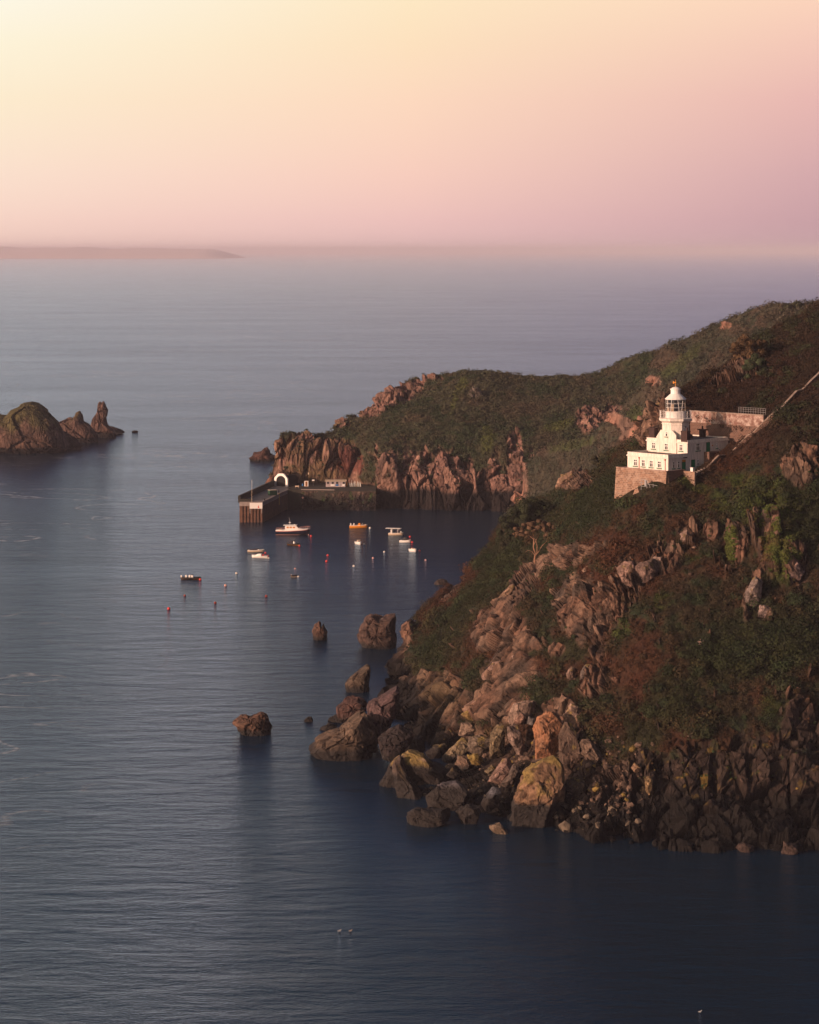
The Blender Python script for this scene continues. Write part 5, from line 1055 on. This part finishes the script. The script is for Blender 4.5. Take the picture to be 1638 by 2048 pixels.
def cl(items, D): q = D/F0; return [((a)*q, d, b_*q, rx*q, ry*q*1.1, ry*q) for a, b_, d, rx, ry in items]
shrub('bush', 1060, 1062, 690, cl([(-30,18,0,26,18),(-8,38,0,30,24),(22,34,1,30,24),(45,22,0,24,20),(5,14,-2,34,20),(-45,4,-2,18,16)], 690), (.022,.027,.012), 'large rounded dark bush overhanging the bay behind the bent tree', 'bush', 31, .22)
shrub('bush', 1018, 1098, 690, cl([(0,10,0,18,16),(-16,-6,0,14,14),(14,-4,-2,16,14)], 690), (.028,.028,.014), 'lower bush on the bay edge left of the bent tree', 'bush', 32, .22)
shrub('bush', 1500, 720, 633, cl([(-8,28,0,24,22),(18,22,0,20,20),(-26,10,0,16,16),(8,6,-2,26,18)], 633), (.075,.045,.022), 'rounded brown bush on the ridge above the lighthouse', 'bush', 33, .2)
shrub('bush', 1512, 752, 615, cl([(0,20,0,22,20),(22,10,0,18,14),(-16,6,0,14,14)], 615), (.030,.042,.020), 'dark green bush just below the rounded brown ridge bush', 'bush', 34, .2)
shrub('bush', 949, 803, 1086, cl([(0,14,0,12,14),(-8,6,0,9,11),(9,6,0,9,12)], 1086), (.12,.10,.085), 'grey-brown bare shrub alone on the far headland slope', 'shrub', 35, .3, 120)
shrub('bush', 1215, 925, 640, cl([(0,10,0,20,16),(-20,0,0,16,12)], 640), (.035,.034,.018), 'dark bush on the skyline between bare crag and lighthouse', 'bush', 36, .2)
shrub('bush', 1597, 622, 911, cl([(0,10,0,16,9),(-24,6,0,14,8)], 938), (.035,.038,.020), 'low dark bush on the far ridge crest', 'bush', 37, .3, 160)
# ================================================================ SEA
m, nt, b = nmat('sea_water'); L = nt.links.new
tc = N(nt, 'ShaderNodeTexCoord')
def nz(scale, sx, sy, rot, det=3, rough=.5, dist=0.):
    mp = N(nt, 'ShaderNodeMapping'); mp.inputs['Scale'].default_value = (sx, sy, 1); mp.inputs['Rotation'].default_value = (0, 0, math.radians(rot)); L(tc.outputs['Object'], mp.inputs[0])
    n = N(nt, 'ShaderNodeTexNoise'); n.inputs['Scale'].default_value = scale; n.inputs['Detail'].default_value = det; n.inputs['Roughness'].default_value = rough; n.inputs['Distortion'].default_value = dist
    L(mp.outputs[0], n.inputs['Vector']); return n
a1 = nz(1., .16, .55, 8, 5, .6); a2 = nz(1., .05, .13, -12, 5, .55, .4); a4 = nz(1., .22, .26, 30, 4, .6); a3 = nz(1., 1.7, 2.1, 4, 4, .6); pt = nz(1., .0032, .0105, 14, 4, .6, .6)
def ma(op, *v):
    n = N(nt, 'ShaderNodeMath', operation=op)
    for i, q in enumerate(v):
        if isinstance(q, (int, float)): n.inputs[i].default_value = q
        else: L(q, n.inputs[i])
    return n.outputs[0]
pr_ = N(nt, 'ShaderNodeMapRange'); pr_.inputs[1].default_value = .35; pr_.inputs[2].default_value = .65; pr_.inputs[3].default_value = .8; pr_.inputs[4].default_value = 1.2; L(pt.outputs[0], pr_.inputs[0])
hsum = ma('ADD', ma('MULTIPLY', a1.outputs[0], 1.25), ma('ADD', ma('ADD', ma('MULTIPLY', a2.outputs[0], 4.2), ma('MULTIPLY', a4.outputs[0], 1.1)), ma('MULTIPLY', a3.outputs[0], .8)))
bp = N(nt, 'ShaderNodeBump'); bp.inputs['Strength'].default_value = 1.; L(ma('MULTIPLY', pr_.outputs[0], SEABUMP), bp.inputs['Distance']); L(hsum, bp.inputs['Height'])
L(bp.outputs[0], b.inputs['Normal'])
nt.nodes.remove(b)
fr = N(nt, 'ShaderNodeFresnel'); fr.inputs[0].default_value = 1.33; L(bp.outputs[0], fr.inputs[1])
gl = N(nt, 'ShaderNodeBsdfGlossy', distribution='MULTI_GGX'); gl.inputs[0].default_value = (.62, .81, 1., 1); gl.inputs['Roughness'].default_value = .12; L(bp.outputs[0], gl.inputs['Normal'])
df = N(nt, 'ShaderNodeBsdfDiffuse'); df.inputs[0].default_value = (.003, .020, .044, 1); L(bp.outputs[0], df.inputs['Normal'])
mx = N(nt, 'ShaderNodeMixShader'); L(ma('MULTIPLY', fr.outputs[0], 1.), mx.inputs[0]); L(df.outputs[0], mx.inputs[1]); L(gl.outputs[0], mx.inputs[2])
# thin curving tide lines of foam, only in some patches
t1 = nz(1., .0075, .016, 24, 2, .45, 2.2); t2 = nz(1., .0052, .0052, 40, 2, .5); t3 = nz(1., .25, .5, 0, 4, .7)
ln = N(nt, 'ShaderNodeMapRange'); ln.inputs[1].default_value = 0; ln.inputs[2].default_value = .018; ln.inputs[3].default_value = 1; ln.inputs[4].default_value = 0; L(ma('ABSOLUTE', ma('SUBTRACT', t1.outputs[0], .5)), ln.inputs[0])
ms = N(nt, 'ShaderNodeMapRange'); ms.inputs[1].default_value = .46; ms.inputs[2].default_value = .58; L(t2.outputs[0], ms.inputs[0])
br_ = N(nt, 'ShaderNodeMapRange'); br_.inputs[1].default_value = .42; br_.inputs[2].default_value = .6; br_.inputs[4].default_value = .5; L(t3.outputs[0], br_.inputs[0])
fo = N(nt, 'ShaderNodeBsdfDiffuse'); fo.inputs[0].default_value = (.75, .75, .75, 1)
spx = N(nt, 'ShaderNodeSeparateXYZ'); L(tc.outputs['Object'], spx.inputs[0]); zx = N(nt, 'ShaderNodeMapRange'); zx.inputs[1].default_value = -50; zx.inputs[2].default_value = -90; L(spx.outputs[0], zx.inputs[0])
m2 = N(nt, 'ShaderNodeMixShader'); L(ma('MULTIPLY', ma('MULTIPLY', ma('MULTIPLY', ln.outputs[0], ms.outputs[0]), br_.outputs[0]), zx.outputs[0]), m2.inputs[0]); L(mx.outputs[0], m2.inputs[1]); L(fo.outputs[0], m2.inputs[2])
L(m2.outputs[0], nt.nodes['Material Output'].inputs[0])
xs = [-150000, -9000, -1500, 0, 1500, 9000, 150000]; ys = [-2000, 100, 600, 2000, 9000, 30000, 400000]
V = [(x, y, 0) for y in ys for x in xs]; o = npmesh('sea', V, gridfaces(7, 7), m); tag(o, kind='structure')
# ================================================================ HAZE
hm = bpy.data.materials.new('haze_air'); hm.use_nodes = True; nt2 = hm.node_tree; nt2.nodes.remove(nt2.nodes['Principled BSDF'])
pv = N(nt2, 'ShaderNodeVolumePrincipled'); pv.inputs['Color'].default_value = (*HAZECOL, 1); pv.inputs['Density'].default_value = HAZE; pv.inputs['Anisotropy'].default_value = 0.0
nt2.links.new(pv.outputs[0], nt2.nodes['Material Output'].inputs['Volume'])
if HAZE > 0:
    o = MB().box(-152000, 152000, -4000, 402000, -9, 175).build('haze', hm); tag(o, kind='stuff')
# ================================================================ SKY
w = bpy.data.worlds.new('World'); bpy.context.scene.world = w; w.use_nodes = True; nt = w.node_tree; L = nt.links.new; bg = nt.nodes['Background']
tc = N(nt, 'ShaderNodeTexCoord'); sp = N(nt, 'ShaderNodeSeparateXYZ'); L(tc.outputs['Generated'], sp.inputs[0])
hor = ma('SQRT', ma('ADD', ma('MULTIPLY', sp.outputs[0], sp.outputs[0]), ma('ADD', ma('MULTIPLY', sp.outputs[1], sp.outputs[1]), 1e-6)))
g = ma('SQRT', ma('MAXIMUM', ma('DIVIDE', sp.outputs[2], hor), 0.))
az = ma('ARCTAN2', sp.outputs[0], sp.outputs[1])
u = N(nt, 'ShaderNodeMapRange'); u.inputs[1].default_value = -.1638; u.inputs[2].default_value = .1638; L(az, u.inputs[0])
def ramp(stops):
    r = N(nt, 'ShaderNodeValToRGB'); cr = r.color_ramp; cr.interpolation = 'EASE' if False else 'LINEAR'
    while len(cr.elements) > 1: cr.elements.remove(cr.elements[-1])
    for i, (yy, c) in enumerate(stops):
        pos = math.sqrt(max(HY-yy, 0)/F0)
        e = cr.elements[0] if i == 0 else cr.elements.new(pos)
        e.position = pos; k = lin(c); e.color = (*k, 1)
    L(g, r.inputs[0]); return r
# picture rows of the sky (and, beyond the top of the frame, the higher sky the water mirrors)
HI = [(-500, (96,116,152)), (-1200, (32,54,88)), (-2400, (15,32,60)), (-4400, (12,22,42))]
HL = [(-500, (132,138,164)), (-1200, (38,60,94)), (-2400, (17,36,66)), (-4400, (18,30,52))]
HR = [(-500, (58,86,144)), (-1200, (22,42,76)), (-2400, (9,20,44)), (-4400, (6,12,26))]
rl = ramp([(500, (254,214,200)), (440, (255,220,204)), (350, (255,228,208)), (200, (255,238,208)), (90, (255,245,218)), (0, (255,249,230)), (-200, (255,232,220))]+HL)
rm = ramp([(500, (230,190,192)), (440, (243,198,192)), (350, (251,208,192)), (200, (255,219,192)), (90, (255,227,192)), (0, (255,233,196)), (-200, (208,196,202))]+HI)
rr_ = ramp([(500, (184,148,162)), (440, (200,158,166)), (350, (213,169,172)), (200, (233,184,178)), (90, (245,200,184)), (0, (253,212,188)), (-200, (122,148,206))]+HR)
mixn = lambda f, a, c: (lambda n: (L(f, n.inputs[0]), L(a, n.inputs[1]), L(c, n.inputs[2]), n.outputs[0])[-1])(N(nt, 'ShaderNodeMixRGB'))
u1 = N(nt, 'ShaderNodeMapRange'); u1.inputs[1].default_value = 0; u1.inputs[2].default_value = .5; L(u.outputs[0], u1.inputs[0])
u2 = N(nt, 'ShaderNodeMapRange'); u2.inputs[1].default_value = .5; u2.inputs[2].default_value = 1; L(u.outputs[0], u2.inputs[0])
dusk = mixn(u2.outputs[0], mixn(u1.outputs[0], rl.outputs[0], rm.outputs[0]), rr_.outputs[0])
# unseen sky above the frame, brightened seaward to light up the mirrored water
gA = N(nt, 'ShaderNodeMapRange'); gA.interpolation_type = 'SMOOTHSTEP'; gA.inputs[1].default_value = .325; gA.inputs[2].default_value = .40; L(g, gA.inputs[0])
gB = N(nt, 'ShaderNodeMapRange'); gB.interpolation_type = 'SMOOTHSTEP'; gB.inputs[1].default_value = .53; gB.inputs[2].default_value = .43; L(g, gB.inputs[0])
gk = ma('ADD', 1., ma('MULTIPLY', ma('MULTIPLY', gA.outputs[0], gB.outputs[0]), ma('MULTIPLY_ADD', u.outputs[0], -.2, .3)))
dk = N(nt, 'ShaderNodeVectorMath', operation='SCALE'); L(dusk, dk.inputs[0]); L(gk, dk.inputs['Scale']); dusk = dk.outputs[0]
sky = N(nt, 'ShaderNodeTexSky', sky_type='NISHITA'); sky.sun_disc = False; sky.sun_elevation = math.radians(SUNEL); sky.sun_rotation = math.radians(SUNAZ); sky.dust_density = 2.
sc = N(nt, 'ShaderNodeVectorMath', operation='SCALE'); sc.inputs['Scale'].default_value = SKYSTR; L(sky.outputs[0], sc.inputs[0])
hf = N(nt, 'ShaderNodeMapRange'); hf.inputs[1].default_value = .62; hf.inputs[2].default_value = .95; L(g, hf.inputs[0])
# unseen bright aureole added round the low sun for haze and soft fill
aa, ee = math.radians(SUNAZ), math.radians(SUNEL)
dp = N(nt, 'ShaderNodeVectorMath', operation='DOT_PRODUCT'); L(tc.outputs['Generated'], dp.inputs[0]); dp.inputs[1].default_value = (math.sin(aa)*math.cos(ee), math.cos(aa)*math.cos(ee), math.sin(ee))
ar = N(nt, 'ShaderNodeMapRange'); ar.interpolation_type = 'SMOOTHSTEP'; ar.inputs[1].default_value = .72; ar.inputs[2].default_value = 1.; L(dp.outputs['Value'], ar.inputs[0])
av = N(nt, 'ShaderNodeVectorMath', operation='SCALE'); av.inputs[0].default_value = (FILLGLOW, FILLGLOW*.72, FILLGLOW*.50); L(ar.outputs[0], av.inputs['Scale'])
ad = N(nt, 'ShaderNodeVectorMath', operation='ADD'); L(av.outputs[0], ad.inputs[0]); 
bk = N(nt, 'ShaderNodeMapRange'); bk.interpolation_type = 'SMOOTHSTEP'; bk.inputs[1].default_value = .3; bk.inputs[2].default_value = -.6; bk.inputs[3].default_value = 1.; bk.inputs[4].default_value = .65; L(ma('DIVIDE', sp.outputs[1], hor), bk.inputs[0])
bs = N(nt, 'ShaderNodeVectorMath', operation='SCALE'); L(mixn(hf.outputs[0], dusk, sc.outputs[0]), bs.inputs[0]); L(bk.outputs[0], bs.inputs['Scale']); L(bs.outputs[0], ad.inputs[1]); L(ad.outputs[0], bg.inputs[0]); bg.inputs[1].default_value = 1.
# ================================================================ SUN, CAMERA, RENDER
from mathutils import Vector
az_, el_ = math.radians(SUNAZ), math.radians(SUNEL)
d = Vector((math.sin(az_)*math.cos(el_), math.cos(az_)*math.cos(el_), math.sin(el_)))
sl = bpy.data.lights.new('sun', 'SUN'); sl.energy = SUNSTR; sl.angle = math.radians(.6); sl.color = SUNCOL
so = bpy.data.objects.new('sun', sl); C.objects.link(so); so.rotation_euler = (-d).to_track_quat('-Z', 'Y').to_euler()
cam = bpy.data.cameras.new('camera'); co = bpy.data.objects.new('camera', cam); C.objects.link(co)
co.location = (0, 0, CAMH); co.rotation_euler = (math.pi/2, 0, 0); cam.sensor_fit = 'HORIZONTAL'; cam.sensor_width = 36; cam.lens = 36*F0/1638
cam.shift_y = -(1024-HY)/1638; cam.clip_start = 1; cam.clip_end = 700000
sc_ = bpy.context.scene; sc_.camera = co
sc_.view_settings.view_transform = 'Standard'; sc_.view_settings.look = 'None'; sc_.view_settings.exposure = EXPO; sc_.view_settings.gamma = 1
cy = sc_.cycles; cy.max_bounces = 5; cy.diffuse_bounces = 2; cy.glossy_bounces = 2; cy.transmission_bounces = 3; cy.transparent_max_bounces = 8; cy.volume_bounces = 1
cy.use_denoising = DENOISE; cy.use_adaptive_sampling = False; cy.sample_clamp_indirect = 4.; cy.caustics_reflective = False; cy.caustics_refractive = False
